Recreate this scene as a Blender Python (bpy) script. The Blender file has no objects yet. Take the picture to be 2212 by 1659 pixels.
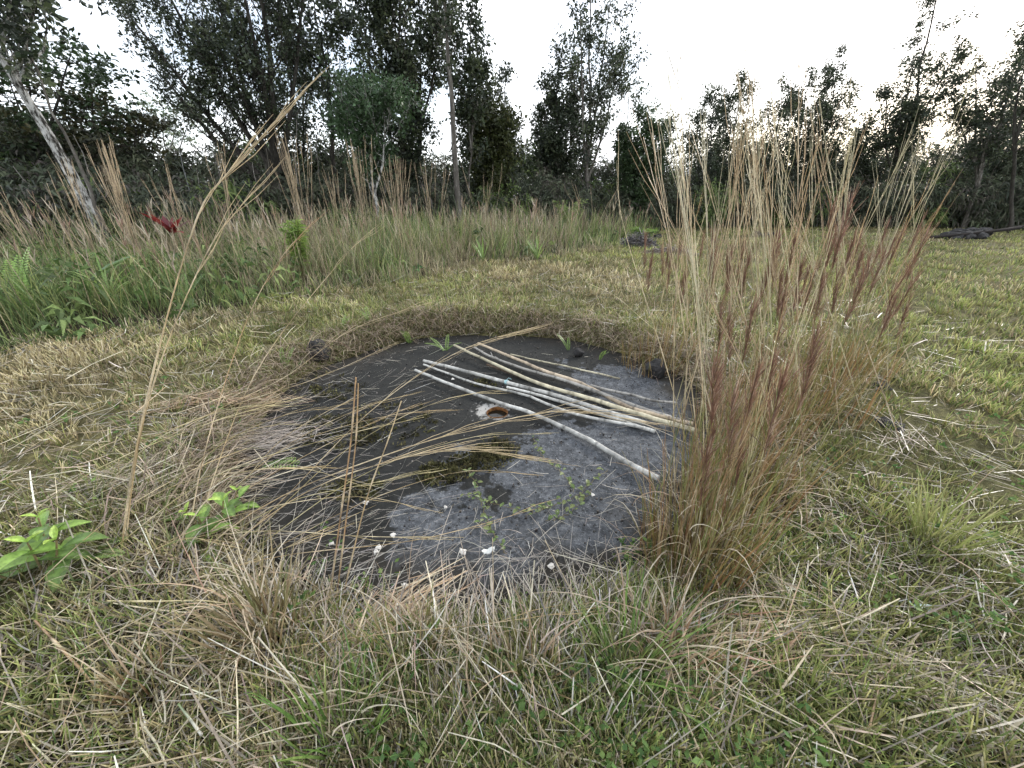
import bpy, math
import numpy as np
from mathutils import Vector, noise as mnoise

# ------------------------------------------------------------------ camera, sky, sun, exposure
scene = bpy.context.scene
COL = scene.collection
CAM_H = 1.5
PITCH = math.radians(25.7)
cam_data = bpy.data.cameras.new("camera")
cam_data.sensor_width = 36.0
cam_data.lens = 13.5
cam_data.clip_start = 0.02
cam_data.clip_end = 3000.0
cam = bpy.data.objects.new("camera", cam_data)
COL.objects.link(cam)
cam.location = (0, 0, CAM_H)
cam.rotation_euler = (math.radians(90) - PITCH, 0, 0)
scene.camera = cam

SUN_EL, SUN_AZ = math.radians(24), math.radians(48)      # azimuth clockwise from +Y
world = bpy.data.worlds.new("World")
scene.world = world
world.use_nodes = True
wn, wl = world.node_tree.nodes, world.node_tree.links
wn.clear()
w_out = wn.new("ShaderNodeOutputWorld")
w_bg = wn.new("ShaderNodeBackground")
w_sky = wn.new("ShaderNodeTexSky")
w_sky.sky_type = 'NISHITA'
w_sky.sun_disc = False
w_sky.sun_elevation = SUN_EL
w_sky.sun_rotation = SUN_AZ
w_sky.air_density = 1.0
w_sky.dust_density = 1.5
w_tc = wn.new("ShaderNodeTexCoord")
w_map = wn.new("ShaderNodeMapping")
w_map.inputs["Scale"].default_value = (1.0, 1.0, 2.6)
w_map.inputs["Location"].default_value = (3.9, 8.8, 0.2)
w_noise = wn.new("ShaderNodeTexNoise")
w_noise.inputs["Scale"].default_value = 1.7
w_noise.inputs["Detail"].default_value = 7.0
w_noise.inputs["Roughness"].default_value = 0.55
w_ramp = wn.new("ShaderNodeValToRGB")
w_ramp.color_ramp.elements[0].position = 0.36
w_ramp.color_ramp.elements[0].color = (0.2, 0.2, 0.2, 1)
w_ramp.color_ramp.elements[1].position = 0.60
w_ramp.color_ramp.elements[1].color = (1, 1, 1, 1)
w_mix = wn.new("ShaderNodeMixRGB")
w_mix.inputs["Color2"].default_value = (9.6, 9.8, 10.2, 1)      # lit cloud deck
wl.new(w_tc.outputs["Generated"], w_map.inputs["Vector"])
wl.new(w_map.outputs["Vector"], w_noise.inputs["Vector"])
wl.new(w_noise.outputs["Fac"], w_ramp.inputs["Fac"])
wl.new(w_ramp.outputs["Color"], w_mix.inputs["Fac"])
wl.new(w_sky.outputs["Color"], w_mix.inputs["Color1"])
wl.new(w_mix.outputs["Color"], w_bg.inputs["Color"])
w_bg.inputs["Strength"].default_value = 0.1
wl.new(w_bg.outputs["Background"], w_out.inputs["Surface"])

sun_data = bpy.data.lights.new("sun", 'SUN')
sun_data.energy = 1.5
sun_data.angle = math.radians(10)
sun_data.color = (1.0, 0.95, 0.88)
sun = bpy.data.objects.new("sun", sun_data)
COL.objects.link(sun)
sdir = Vector((math.sin(SUN_AZ) * math.cos(SUN_EL), math.cos(SUN_AZ) * math.cos(SUN_EL), math.sin(SUN_EL)))
sun.rotation_euler = sdir.to_track_quat('Z', 'Y').to_euler()

scene.view_settings.view_transform = 'Standard'
scene.view_settings.look = 'None'
scene.view_settings.gamma = 1.0
scene.view_settings.exposure = 1.35
scene.view_settings.use_curve_mapping = False
try:
    scene.cycles.max_bounces = 4
    scene.cycles.diffuse_bounces = 2
    scene.cycles.transmission_bounces = 2
    scene.cycles.use_denoising = True
    scene.cycles.use_adaptive_sampling = True
    scene.cycles.adaptive_threshold = 0.02
    scene.cycles.debug_use_spatial_splits = True
except Exception:
    pass

# ------------------------------------------------------------------ helpers
rng = np.random.default_rng(11)
R = math.radians
PI = math.pi


def U(a, b, n=None):
    return rng.uniform(a, b, n)


FPX = 2212 * 13.5 / 36.0
CP, SP = math.cos(PITCH), math.sin(PITCH)


def ray(px, py):
    X = (px - 1106) / FPX
    Y = (829.5 - py) / FPX
    return np.array([X, CP + Y * SP, -SP + Y * CP])


def P(px, py, Y):
    """the point of the place that lies at world depth Y on a sight line (survey helper)"""
    d = ray(px, py)
    return d * (Y / d[1]) + np.array([0, 0, CAM_H])


def G(px, py, z=0.0):
    """the point on the level z on a sight line"""
    d = ray(px, py)
    return d * ((z - CAM_H) / d[2]) + np.array([0, 0, CAM_H])


def _hash(ix, iy, seed):
    h = (ix.astype(np.int64) * 374761393 + iy.astype(np.int64) * 668265263 + seed * 2147483647) & 0xFFFFFFFF
    h = ((h ^ (h >> 13)) * 1274126177) & 0xFFFFFFFF
    h = h ^ (h >> 16)
    return (h & 0xFFFF) / 65535.0


def vnoise(x, y, seed=0):
    x = np.asarray(x, float); y = np.asarray(y, float)
    ix, iy = np.floor(x), np.floor(y)
    fx, fy = x - ix, y - iy
    fx = fx * fx * (3 - 2 * fx); fy = fy * fy * (3 - 2 * fy)
    a = _hash(ix, iy, seed); b = _hash(ix + 1, iy, seed)
    c = _hash(ix, iy + 1, seed); d = _hash(ix + 1, iy + 1, seed)
    return (a * (1 - fx) + b * fx) * (1 - fy) + (c * (1 - fx) + d * fx) * fy


def fbm(x, y, f=1.0, seed=0, oct=4):
    s = 0; a = 0.5; t = 0
    for i in range(oct):
        s = s + a * vnoise(np.asarray(x) * f, np.asarray(y) * f, seed + i * 17)
        t += a; a *= 0.5; f *= 2.03
    return s / t


def sstep(a, b, x):
    t = np.clip((x - a) / (b - a), 0, 1)
    return t * t * (3 - 2 * t)


SC = np.array([-0.20, 2.80])      # centre of the concrete cover
SR = 1.80                         # its radius
HOLE = np.array([-0.115, 2.60])   # centre of the opening
HR = 0.085


def slab_edge(phi):
    phi = np.asarray(phi)
    return SR + 0.05 * np.sin(3 * phi + 0.6) + 0.03 * np.sin(7 * phi)


def gz(x, y):
    """height of the ground"""
    x = np.asarray(x, float); y = np.asarray(y, float)
    dx, dy = x - SC[0], y - SC[1]
    r = np.hypot(dx, dy); phi = np.arctan2(dy, dx)
    far = 0.5 + 0.5 * np.sin(phi)
    bank = 0.03 + 0.19 * far ** 1.5 + 0.03 * (1 - far) + 0.05 * np.clip(-np.cos(phi), 0, 1)
    e = slab_edge(phi)
    out = bank * sstep(-0.05, 0.32, r - e)
    bump = 0.10 * (fbm(x, y, 0.55, 3, 3) - 0.5) + 0.05 * (fbm(x, y, 2.1, 9, 2) - 0.5)
    g = out + bump * sstep(-0.02, 0.5, r - e)
    g = np.where(r < e - 0.10, -0.30, g - 0.02 * (1 - sstep(0, 0.1, r - e)))
    d = np.hypot(x, y)
    g = g * (1 - 0.6 * sstep(8, 20, d))
    g = g + 0.35 * (fbm(x, y, 0.09, 21, 2) - 0.5) * sstep(6, 20, d)
    return g


MXS = [-40, -20, -7, -5.4, -4.6, -3.2, -1.5, 1.0, 2.5, 5.0, 9.0, 12.0]
MYS = [-8, -1, 1.3, 2.3, 3.8, 5.5, 7.6, 9.5, 11.2, 15.0, 24.0, 60.0]


def meadow_depth(x, y):
    """>0 inside the tall uncut grass"""
    w = 2.2 * (fbm(x, y, 0.6, 31, 3) - 0.5)
    return y - np.interp(x, MXS, MYS) + w


class Geo:
    def __init__(s):
        s.V = []; s.F = []; s.C = []; s.n = 0

    def add(s, V, F, C):
        if len(V) == 0:
            return
        s.V.append(np.asarray(V, np.float32)); s.F.append(np.asarray(F, np.int64) + s.n)
        C = np.asarray(C, np.float32)
        if C.ndim == 1:
            C = np.repeat(C[None, :], len(V), 0)
        s.C.append(C); s.n += len(V)

    def build(s, name, mat, parent=None, smooth=True, origin=None):
        V = np.concatenate(s.V); F = np.concatenate(s.F); C = np.concatenate(s.C)
        if origin is not None:
            V = V - np.asarray(origin, np.float32)
        me = bpy.data.meshes.new(name)
        me.vertices.add(len(V)); me.vertices.foreach_set("co", V.ravel())
        me.loops.add(F.size); me.loops.foreach_set("vertex_index", F.ravel().astype(np.int32))
        me.polygons.add(len(F))
        me.polygons.foreach_set("loop_start", np.arange(0, F.size, 4, dtype=np.int32))
        me.polygons.foreach_set("loop_total", np.full(len(F), 4, np.int32))
        if smooth:
            me.polygons.foreach_set("use_smooth", np.ones(len(F), bool))
        at = me.color_attributes.new("col", 'FLOAT_COLOR', 'POINT')
        at.data.foreach_set("color", np.concatenate([C, np.ones((len(C), 1), np.float32)], 1).ravel())
        me.update(calc_edges=True)
        me.materials.append(mat)
        o = bpy.data.objects.new(name, me)
        COL.objects.link(o)
        if parent is not None:
            o.parent = parent
        return o


def ribbons(g, root, az, L, W, lean, curve, c0, c1, segs=3, prof=None, floor=None, wob=0.0):
    """bent flat blades; lean and curve are angles from the vertical"""
    n = len(root)
    if n == 0:
        return
    root = np.asarray(root, float)
    az, L, W, lean, curve = [np.broadcast_to(np.asarray(q, float), (n,)) for q in (az, L, W, lean, curve)]
    c0 = np.broadcast_to(np.asarray(c0, float), (n, 3)); c1 = np.broadcast_to(np.asarray(c1, float), (n, 3))
    if prof is None:
        prof = np.array([1.0, 0.95, 0.7, 0.12]) if segs == 3 else np.linspace(1, 0.15, segs + 1)
    h = np.stack([np.cos(az), np.sin(az), np.zeros(n)], 1)
    tw = az + PI / 2 + U(-1.1, 1.1, n)
    side = np.stack([np.cos(tw), np.sin(tw), U(-0.35, 0.35, n)], 1)
    p = root.copy()
    Vs = []; Cs = []
    for i in range(segs + 1):
        s = i / segs
        w = (W * prof[i] * 0.5)[:, None]
        Vs.append(np.stack([p - side * w, p + side * w], 1))
        cc = c0 * (1 - s) + c1 * s
        Cs.append(np.stack([cc, cc], 1))
        th = lean + curve * (s + 0.5 / segs)
        st = (L / segs)[:, None]
        p = p + st * (h * np.sin(th)[:, None] + np.array([0, 0, 1.0]) * np.cos(th)[:, None])
        if wob:
            p = p + rng.normal(0, 1, (n, 3)) * (L * wob)[:, None]
        if floor is not None:
            f = floor(p[:, 0], p[:, 1]) if callable(floor) else floor
            p[:, 2] = np.maximum(p[:, 2], f)
    V = np.stack(Vs, 1).reshape(n, -1, 3); C = np.stack(Cs, 1).reshape(n, -1, 3)
    k = (segs + 1) * 2
    base = (np.arange(n) * k)[:, None, None]
    q = np.array([[2 * i, 2 * i + 1, 2 * i + 3, 2 * i + 2] for i in range(segs)])[None]
    F = (base + q).reshape(-1, 4)
    g.add(V.reshape(-1, 3), F, C.reshape(-1, 3))


def leaves(g, pos, d, L, W, col, fold=0.0):
    """one lozenge per leaf"""
    n = len(pos)
    if n == 0:
        return
    d = d / (np.linalg.norm(d, axis=1, keepdims=True) + 1e-9)
    s = np.cross(d, rng.normal(0, 1, (n, 3)))
    s = s / (np.linalg.norm(s, axis=1, keepdims=True) + 1e-9)
    L = np.broadcast_to(L, (n,))[:, None]; W = np.broadcast_to(W, (n,))[:, None]
    droop = np.array([0, 0, -1.0]) * fold * L
    V = np.stack([pos, pos + d * L * 0.45 + s * W / 2, pos + d * L + droop, pos + d * L * 0.45 - s * W / 2], 1)
    F = np.arange(n * 4).reshape(n, 4)
    C = np.repeat(np.broadcast_to(col, (n, 3))[:, None, :], 4, 1)
    g.add(V.reshape(-1, 3), F, C.reshape(-1, 3))


def tube(g, pts, rad, n=6, col=(0.2, 0.2, 0.2), cap=True):
    pts = np.asarray(pts, float); m = len(pts)
    rad = np.broadcast_to(np.asarray(rad, float), (m,))
    t = np.gradient(pts, axis=0)
    t = t / (np.linalg.norm(t, axis=1, keepdims=True) + 1e-9)
    mt = np.abs(t.mean(0))
    ref = np.eye(3)[int(np.argmin(mt))]
    u = np.cross(t, ref); u = u / (np.linalg.norm(u, axis=1, keepdims=True) + 1e-9)
    v = np.cross(t, u)
    a = np.arange(n) / n * 2 * PI
    ring = u[:, None, :] * np.cos(a)[None, :, None] + v[:, None, :] * np.sin(a)[None, :, None]
    V = pts[:, None, :] + ring * rad[:, None, None]
    i = np.arange(m - 1)[:, None]; j = np.arange(n)[None]
    F = np.stack([i * n + j, i * n + (j + 1) % n, (i + 1) * n + (j + 1) % n, (i + 1) * n + j], -1).reshape(-1, 4)
    V = V.reshape(-1, 3)
    col = np.asarray(col, float)
    C = np.repeat(col[None], len(V), 0) if col.ndim == 1 else np.repeat(col, n, 0)
    if cap and n in (4, 6, 8):
        ends = []
        for b in (0, (m - 1) * n):
            if n == 4:
                ends.append([b, b + 1, b + 2, b + 3])
            else:
                for k in range(1, n - 2, 2):
                    ends.append([b, b + k, b + k + 1, b + k + 2])
        F = np.concatenate([F, np.array(ends)])
    g.add(V, F, C)


def spline(pts, m=24):
    """Catmull-Rom through pts"""
    p = np.asarray(pts, float)
    p = np.concatenate([[2 * p[0] - p[1]], p, [2 * p[-1] - p[-2]]])
    k = len(p) - 3
    out = []
    for s in np.linspace(0, k - 1e-6, m):
        i = int(s); t = s - i
        a, b, c, d = p[i], p[i + 1], p[i + 2], p[i + 3]
        out.append(0.5 * ((2 * b) + (c - a) * t + (2 * a - 5 * b + 4 * c - d) * t * t + (3 * b - a - 3 * c + d) * t ** 3))
    return np.array(out)


def tag(o, label=None, cat=None, group=None, kind=None):
    if label: o["label"] = label
    if cat: o["category"] = cat
    if group: o["group"] = group
    if kind: o["kind"] = kind
    return o


def thing(name, label, cat, loc=(0, 0, 0), group=None):
    o = bpy.data.objects.new(name, None)
    o.empty_display_size = 0.1
    COL.objects.link(o)
    o.location = [float(q) for q in loc]
    return tag(o, label, cat, group)


def jit(base, n, amt=0.18, hue=0.06):
    """n colours around a base colour"""
    b = np.asarray(base, float)
    k = np.exp(rng.normal(0, amt, (n, 1)))
    return np.clip(b[None] * k * np.exp(rng.normal(0, hue, (n, 3))), 0.004, 0.85)


def pick(pal, n, w=None):
    pal = np.asarray(pal, float)
    i = rng.choice(len(pal), n, p=None if w is None else np.asarray(w) / np.sum(w))
    return jit(np.array([1, 1, 1.0]), n)[:, :] * pal[i]


# ------------------------------------------------------------------ materials
def nodes_of(name):
    m = bpy.data.materials.new(name)
    m.use_nodes = True
    nt = m.node_tree
    nt.nodes.clear()
    return m, nt.nodes, nt.links


def mat_plant(name, transl=0.3, rough=0.55, spec=0.3, tgain=1.3):
    m, N, Lk = nodes_of(name)
    out = N.new("ShaderNodeOutputMaterial")
    at = N.new("ShaderNodeAttribute"); at.attribute_name = "col"
    pr = N.new("ShaderNodeBsdfPrincipled")
    pr.inputs["Roughness"].default_value = rough
    pr.inputs["Specular IOR Level"].default_value = spec
    tc = N.new("ShaderNodeTexCoord")
    nz = N.new("ShaderNodeTexNoise"); nz.inputs["Scale"].default_value = 60.0; nz.inputs["Detail"].default_value = 3.0
    mr = N.new("ShaderNodeMapRange")
    mr.inputs["From Min"].default_value = 0.3; mr.inputs["From Max"].default_value = 0.7
    mr.inputs["To Min"].default_value = 0.72; mr.inputs["To Max"].default_value = 1.22
    vm = N.new("ShaderNodeVectorMath"); vm.operation = 'SCALE'
    Lk.new(tc.outputs["Object"], nz.inputs["Vector"]); Lk.new(nz.outputs["Fac"], mr.inputs["Value"])
    Lk.new(at.outputs["Color"], vm.inputs[0]); Lk.new(mr.outputs["Result"], vm.inputs["Scale"])
    Lk.new(vm.outputs["Vector"], pr.inputs["Base Color"])
    if transl > 0:
        tr = N.new("ShaderNodeBsdfTranslucent")
        sc = N.new("ShaderNodeVectorMath"); sc.operation = 'SCALE'; sc.inputs["Scale"].default_value = tgain
        Lk.new(vm.outputs["Vector"], sc.inputs[0]); Lk.new(sc.outputs["Vector"], tr.inputs["Color"])
        mx = N.new("ShaderNodeMixShader"); mx.inputs["Fac"].default_value = transl
        Lk.new(pr.outputs["BSDF"], mx.inputs[1]); Lk.new(tr.outputs["BSDF"], mx.inputs[2])
        Lk.new(mx.outputs["Shader"], out.inputs["Surface"])
    else:
        Lk.new(pr.outputs["BSDF"], out.inputs["Surface"])
    return m


def ramp(N, stops):
    r = N.new("ShaderNodeValToRGB")
    e = r.color_ramp.elements
    while len(e) < len(stops):
        e.new(0.5)
    for q, (p, c) in zip(e, stops):
        q.position = p; q.color = (c[0], c[1], c[2], 1)
    return r


def mat_noise(name, stops, scale=6.0, detail=8.0, rough=0.9, bump=0.4, bscale=None, stretch=(1, 1, 1), spec=0.3, dist=0.02, attr=False):
    m, N, Lk = nodes_of(name)
    out = N.new("ShaderNodeOutputMaterial"); pr = N.new("ShaderNodeBsdfPrincipled")
    pr.inputs["Roughness"].default_value = rough; pr.inputs["Specular IOR Level"].default_value = spec
    tc = N.new("ShaderNodeTexCoord"); mp = N.new("ShaderNodeMapping"); mp.inputs["Scale"].default_value = stretch
    nz = N.new("ShaderNodeTexNoise"); nz.inputs["Scale"].default_value = scale; nz.inputs["Detail"].default_value = detail
    nz.inputs["Roughness"].default_value = 0.65
    rp = ramp(N, stops)
    Lk.new(tc.outputs["Object"], mp.inputs["Vector"]); Lk.new(mp.outputs["Vector"], nz.inputs["Vector"])
    Lk.new(nz.outputs["Fac"], rp.inputs["Fac"]); Lk.new(rp.outputs["Color"], pr.inputs["Base Color"])
    if attr:
        at = N.new("ShaderNodeAttribute"); at.attribute_name = "col"
        mm = N.new("ShaderNodeMixRGB"); mm.blend_type = 'MULTIPLY'; mm.inputs["Fac"].default_value = 1.0
        Lk.new(rp.outputs["Color"], mm.inputs["Color1"]); Lk.new(at.outputs["Color"], mm.inputs["Color2"]); Lk.new(mm.outputs["Color"], pr.inputs["Base Color"])
    n2 = N.new("ShaderNodeTexNoise"); n2.inputs["Scale"].default_value = bscale or scale * 4; n2.inputs["Detail"].default_value = 6
    Lk.new(mp.outputs["Vector"], n2.inputs["Vector"])
    bp = N.new("ShaderNodeBump"); bp.inputs["Strength"].default_value = bump; bp.inputs["Distance"].default_value = dist
    Lk.new(n2.outputs["Fac"], bp.inputs["Height"]); Lk.new(bp.outputs["Normal"], pr.inputs["Normal"])
    Lk.new(pr.outputs["BSDF"], out.inputs["Surface"])
    return m


M_GRASS = mat_plant("grass_blades", 0.30, 0.5, 0.35)
M_STRAW = mat_plant("dry_straw", 0.15, 0.45, 0.45)
M_LEAF = mat_plant("tree_leaves", 0.22, 0.5, 0.35, 1.5)
M_BUSH = mat_plant("thicket_leaves", 0.22, 0.6, 0.25, 1.4)
M_BROAD = mat_plant("broad_leaf", 0.30, 0.4, 0.4, 1.4)
M_MOSS = mat_plant("moss_green", 0.1, 0.9, 0.1)
def mat_ground():
    m, N, Lk = nodes_of("thatch_soil")
    out = N.new("ShaderNodeOutputMaterial"); pr = N.new("ShaderNodeBsdfPrincipled")
    pr.inputs["Roughness"].default_value = 0.95; pr.inputs["Specular IOR Level"].default_value = 0.1
    at = N.new("ShaderNodeAttribute"); at.attribute_name = "col"
    tc = N.new("ShaderNodeTexCoord")
    nz = N.new("ShaderNodeTexNoise"); nz.inputs["Scale"].default_value = 11; nz.inputs["Detail"].default_value = 14; nz.inputs["Roughness"].default_value = 0.75
    Lk.new(tc.outputs["Object"], nz.inputs["Vector"])
    rp = ramp(N, [(0.32, (0.25, 0.24, 0.22)), (0.5, (0.9, 0.88, 0.85)), (0.66, (1.7, 1.65, 1.45))])
    Lk.new(nz.outputs["Fac"], rp.inputs["Fac"])
    mx = N.new("ShaderNodeMixRGB"); mx.blend_type = 'MULTIPLY'; mx.inputs["Fac"].default_value = 1.0
    Lk.new(at.outputs["Color"], mx.inputs["Color1"]); Lk.new(rp.outputs["Color"], mx.inputs["Color2"])
    Lk.new(mx.outputs["Color"], pr.inputs["Base Color"])
    n2 = N.new("ShaderNodeTexNoise"); n2.inputs["Scale"].default_value = 60; n2.inputs["Detail"].default_value = 8
    Lk.new(tc.outputs["Object"], n2.inputs["Vector"])
    bp = N.new("ShaderNodeBump"); bp.inputs["Strength"].default_value = 1.0; bp.inputs["Distance"].default_value = 0.05
    Lk.new(n2.outputs["Fac"], bp.inputs["Height"]); Lk.new(bp.outputs["Normal"], pr.inputs["Normal"])
    Lk.new(pr.outputs["BSDF"], out.inputs["Surface"])
    return m


M_GROUND = mat_ground()
M_ROCK = mat_noise("lava_rock", [(0.3, (0.012, 0.012, 0.013)), (0.55, (0.035, 0.034, 0.034)), (0.72, (0.10, 0.10, 0.095))], scale=9, bump=1.0, bscale=30, dist=0.03)
M_BARK = mat_noise("dark_bark", [(0.3, (0.018, 0.016, 0.014)), (0.6, (0.055, 0.05, 0.042)), (0.75, (0.16, 0.155, 0.14))], scale=5, bump=0.8, stretch=(3, 3, 0.7), dist=0.03)
M_BARK_MID = mat_noise("grey_brown_bark", [(0.3, (0.05, 0.045, 0.04)), (0.55, (0.12, 0.11, 0.095)), (0.72, (0.38, 0.37, 0.34))], scale=4, bump=0.8, stretch=(3, 3, 0.8), dist=0.03)
M_BARK_PALE = mat_noise("pale_lichen_bark", [(0.42, (0.03, 0.028, 0.024)), (0.47, (0.18, 0.175, 0.16)), (0.54, (0.48, 0.48, 0.46)), (0.72, (0.60, 0.60, 0.58))], scale=7, bump=0.9, stretch=(2.2, 2.2, 0.8), dist=0.03)
M_PIPE = mat_noise("dark_pipe", [(0.3, (0.012, 0.011, 0.01)), (0.7, (0.035, 0.03, 0.028))], scale=6, bump=0.2, rough=0.95, spec=0.1)


def mat_slab():
    m, N, Lk = nodes_of("weathered_concrete")
    out = N.new("ShaderNodeOutputMaterial"); pr = N.new("ShaderNodeBsdfPrincipled")
    tc = N.new("ShaderNodeTexCoord")

    def nz(scale, detail=8, rough=0.6):
        n = N.new("ShaderNodeTexNoise"); n.inputs["Scale"].default_value = scale; n.inputs["Detail"].default_value = detail
        n.inputs["Roughness"].default_value = rough
        Lk.new(tc.outputs["Object"], n.inputs["Vector"]); return n

    def mix(fac, a, b, mode='MIX'):
        x = N.new("ShaderNodeMixRGB"); x.blend_type = mode
        for s, q in (("Fac", fac), ("Color1", a), ("Color2", b)):
            if isinstance(q, bpy.types.NodeSocket): Lk.new(q, x.inputs[s])
            elif isinstance(q, (int, float)): x.inputs[s].default_value = q
            else: x.inputs[s].default_value = (*q, 1)
        return x.outputs["Color"]

    # bare concrete: blue-grey with fine speckle
    bare = ramp(N, [(0.38, (0.022, 0.025, 0.029)), (0.5, (0.064, 0.070, 0.078)), (0.62, (0.145, 0.155, 0.168))])
    n1 = nz(13, 15, 0.86); Lk.new(n1.outputs["Fac"], bare.inputs["Fac"])
    spk = ramp(N, [(0.56, (0, 0, 0)), (0.62, (1, 1, 1))]); n2 = nz(70, 6, 0.8); Lk.new(n2.outputs["Fac"], spk.inputs["Fac"])
    c = mix(spk.outputs["Color"], bare.outputs["Color"], (0.19, 0.20, 0.215))
    pit = ramp(N, [(0.36, (1, 1, 1)), (0.42, (0, 0, 0))]); n6 = nz(42, 5, 0.75); Lk.new(n6.outputs["Fac"], pit.inputs["Fac"])
    c = mix(pit.outputs["Color"], c, (0.016, 0.016, 0.016))
    # dark crust of algae and moss over the far left two thirds, with a wavy tide line
    sep = N.new("ShaderNodeSeparateXYZ"); Lk.new(tc.outputs["Object"], sep.inputs["Vector"])
    edge = nz(1.7, 12, 0.62)
    # signed field: dark where -(x) + 0.7*(y) + noise > 0
    mx = N.new("ShaderNodeMath"); mx.operation = 'MULTIPLY_ADD'; Lk.new(sep.outputs["X"], mx.inputs[0]); mx.inputs[1].default_value = -0.62; mx.inputs[2].default_value = 0.40
    my = N.new("ShaderNodeMath"); my.operation = 'MULTIPLY_ADD'; Lk.new(sep.outputs["Y"], my.inputs[0]); my.inputs[1].default_value = 0.36; Lk.new(mx.outputs[0], my.inputs[2])
    mn = N.new("ShaderNodeMath"); mn.operation = 'MULTIPLY_ADD'; Lk.new(edge.outputs["Fac"], mn.inputs[0]); mn.inputs[1].default_value = 2.1; mn.inputs[2].default_value = -1.02
    fs = N.new("ShaderNodeMath"); fs.operation = 'ADD'; Lk.new(my.outputs[0], fs.inputs[0]); Lk.new(mn.outputs[0], fs.inputs[1])
    tide = ramp(N, [(0.02, (0, 0, 0)), (0.06, (1, 1, 1))]); Lk.new(fs.outputs[0], tide.inputs["Fac"])
    crust = ramp(N, [(0.3, (0.009, 0.0095, 0.0095)), (0.55, (0.021, 0.022, 0.021)), (0.72, (0.046, 0.047, 0.040))])
    n3 = nz(26, 12, 0.85); Lk.new(n3.outputs["Fac"], crust.inputs["Fac"])
    c = mix(tide.outputs["Color"], c, crust.outputs["Color"])
    # lime bloom round the opening
    vd = N.new("ShaderNodeVectorMath"); vd.operation = 'DISTANCE'; Lk.new(tc.outputs["Object"], vd.inputs[0])
    vd.inputs[1].default_value = (HOLE[0] - SC[0] - 0.04, HOLE[1] - SC[1] + 0.03, 0)
    n4 = nz(13, 6, 0.7)
    ad = N.new("ShaderNodeMath"); ad.operation = 'MULTIPLY_ADD'; Lk.new(n4.outputs["Fac"], ad.inputs[0]); ad.inputs[1].default_value = 0.50; Lk.new(vd.outputs["Value"], ad.inputs[2])
    bl = ramp(N, [(0.33, (1, 1, 1)), (0.40, (0, 0, 0))]); Lk.new(ad.outputs[0], bl.inputs["Fac"])
    c = mix(bl.outputs["Color"], c, (0.30, 0.295, 0.28))
    # soil washed over the rim
    vr = N.new("ShaderNodeVectorMath"); vr.operation = 'LENGTH'; Lk.new(tc.outputs["Object"], vr.inputs[0])
    n5 = nz(3.3, 8, 0.65)
    a5 = N.new("ShaderNodeMath"); a5.operation = 'MULTIPLY_ADD'; Lk.new(n5.outputs["Fac"], a5.inputs[0]); a5.inputs[1].default_value = 1.1; Lk.new(vr.outputs["Value"], a5.inputs[2])
    so = ramp(N, [(0.0, (0, 0, 0)), (1.0, (1, 1, 1))]); 
    s5 = N.new("ShaderNodeMapRange"); s5.inputs["From Min"].default_value = 1.98; s5.inputs["From Max"].default_value = 2.25
    Lk.new(a5.outputs[0], s5.inputs["Value"])
    c = mix(s5.outputs["Result"], c, (0.030, 0.028, 0.024))
    Lk.new(c, pr.inputs["Base Color"])
    pr.inputs["Roughness"].default_value = 0.9; pr.inputs["Specular IOR Level"].default_value = 0.2
    bp = N.new("ShaderNodeBump"); bp.inputs["Strength"].default_value = 0.7; bp.inputs["Distance"].default_value = 0.012
    nb = nz(38, 9, 0.7); Lk.new(nb.outputs["Fac"], bp.inputs["Height"]); Lk.new(bp.outputs["Normal"], pr.inputs["Normal"])
    Lk.new(pr.outputs["BSDF"], out.inputs["Surface"])
    return m


M_SLAB = mat_slab()
M_RUST = mat_noise("rusty_iron", [(0.3, (0.03, 0.014, 0.007)), (0.5, (0.14, 0.058, 0.018)), (0.7, (0.36, 0.19, 0.06))], scale=30, bump=0.8, dist=0.006)
M_WATER, _N, _L = nodes_of("standing_water")
_o = _N.new("ShaderNodeOutputMaterial"); _p = _N.new("ShaderNodeBsdfPrincipled")
_p.inputs["Base Color"].default_value = (0.012, 0.010, 0.007, 1); _p.inputs["Roughness"].default_value = 0.03; _p.inputs["IOR"].default_value = 1.33
_L.new(_p.outputs["BSDF"], _o.inputs["Surface"])


def mat_plain(name, c, rough=0.6, var=0.25, scale=25, bump=0.15):
    return mat_noise(name, [(0.3, tuple(q * (1 - var) for q in c)), (0.7, tuple(min(0.85, q * (1 + var)) for q in c))], scale=scale, rough=rough, bump=bump, dist=0.004)


# ------------------------------------------------------------------ ground
def build_ground():
    nr, na = 230, 340
    r = np.concatenate([[0.02], np.exp(np.linspace(math.log(0.25), math.log(700), nr))])
    a = np.arange(na) / na * 2 * PI
    x = (r[:, None] * np.cos(a)[None]).ravel(); y = (r[:, None] * np.sin(a)[None]).ravel()
    y = y + 2.2 * np.exp(-((r[:, None] / 12) ** 2) + 0 * a[None]).ravel()
    z = gz(x, y)
    m = len(r)
    i = np.arange(m - 1)[:, None]; j = np.arange(na)[None]
    F = np.stack([i * na + j, (i + 1) * na + j, (i + 1) * na + (j + 1) % na, i * na + (j + 1) % na], -1).reshape(-1, 4)
    near = (1 - sstep(1.0, 2.4, np.hypot(x, y - 0.6))) * (1 - 0.6 * sstep(1.2, 2.2, x))
    wet = fbm(x, y, 0.5, 77, 3)[:, None]
    soil = np.array([0.040, 0.034, 0.025]); turf = np.array([0.15, 0.135, 0.070]) * (1 - 0.35 * wet) + np.array([0.0, 0.012, 0.0]) * wet
    colr = soil[None] * near[:, None] + turf * (1 - near[:, None])
    colr = np.where((meadow_depth(x, y) > 0.2)[:, None], soil[None], colr)
    g = Geo(); g.add(np.stack([x, y, z], 1), F, colr)
    o = g.build("ground", M_GROUND)
    tag(o, "rough earth and mown turf of the clearing", None, None, "structure")


build_ground()

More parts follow.
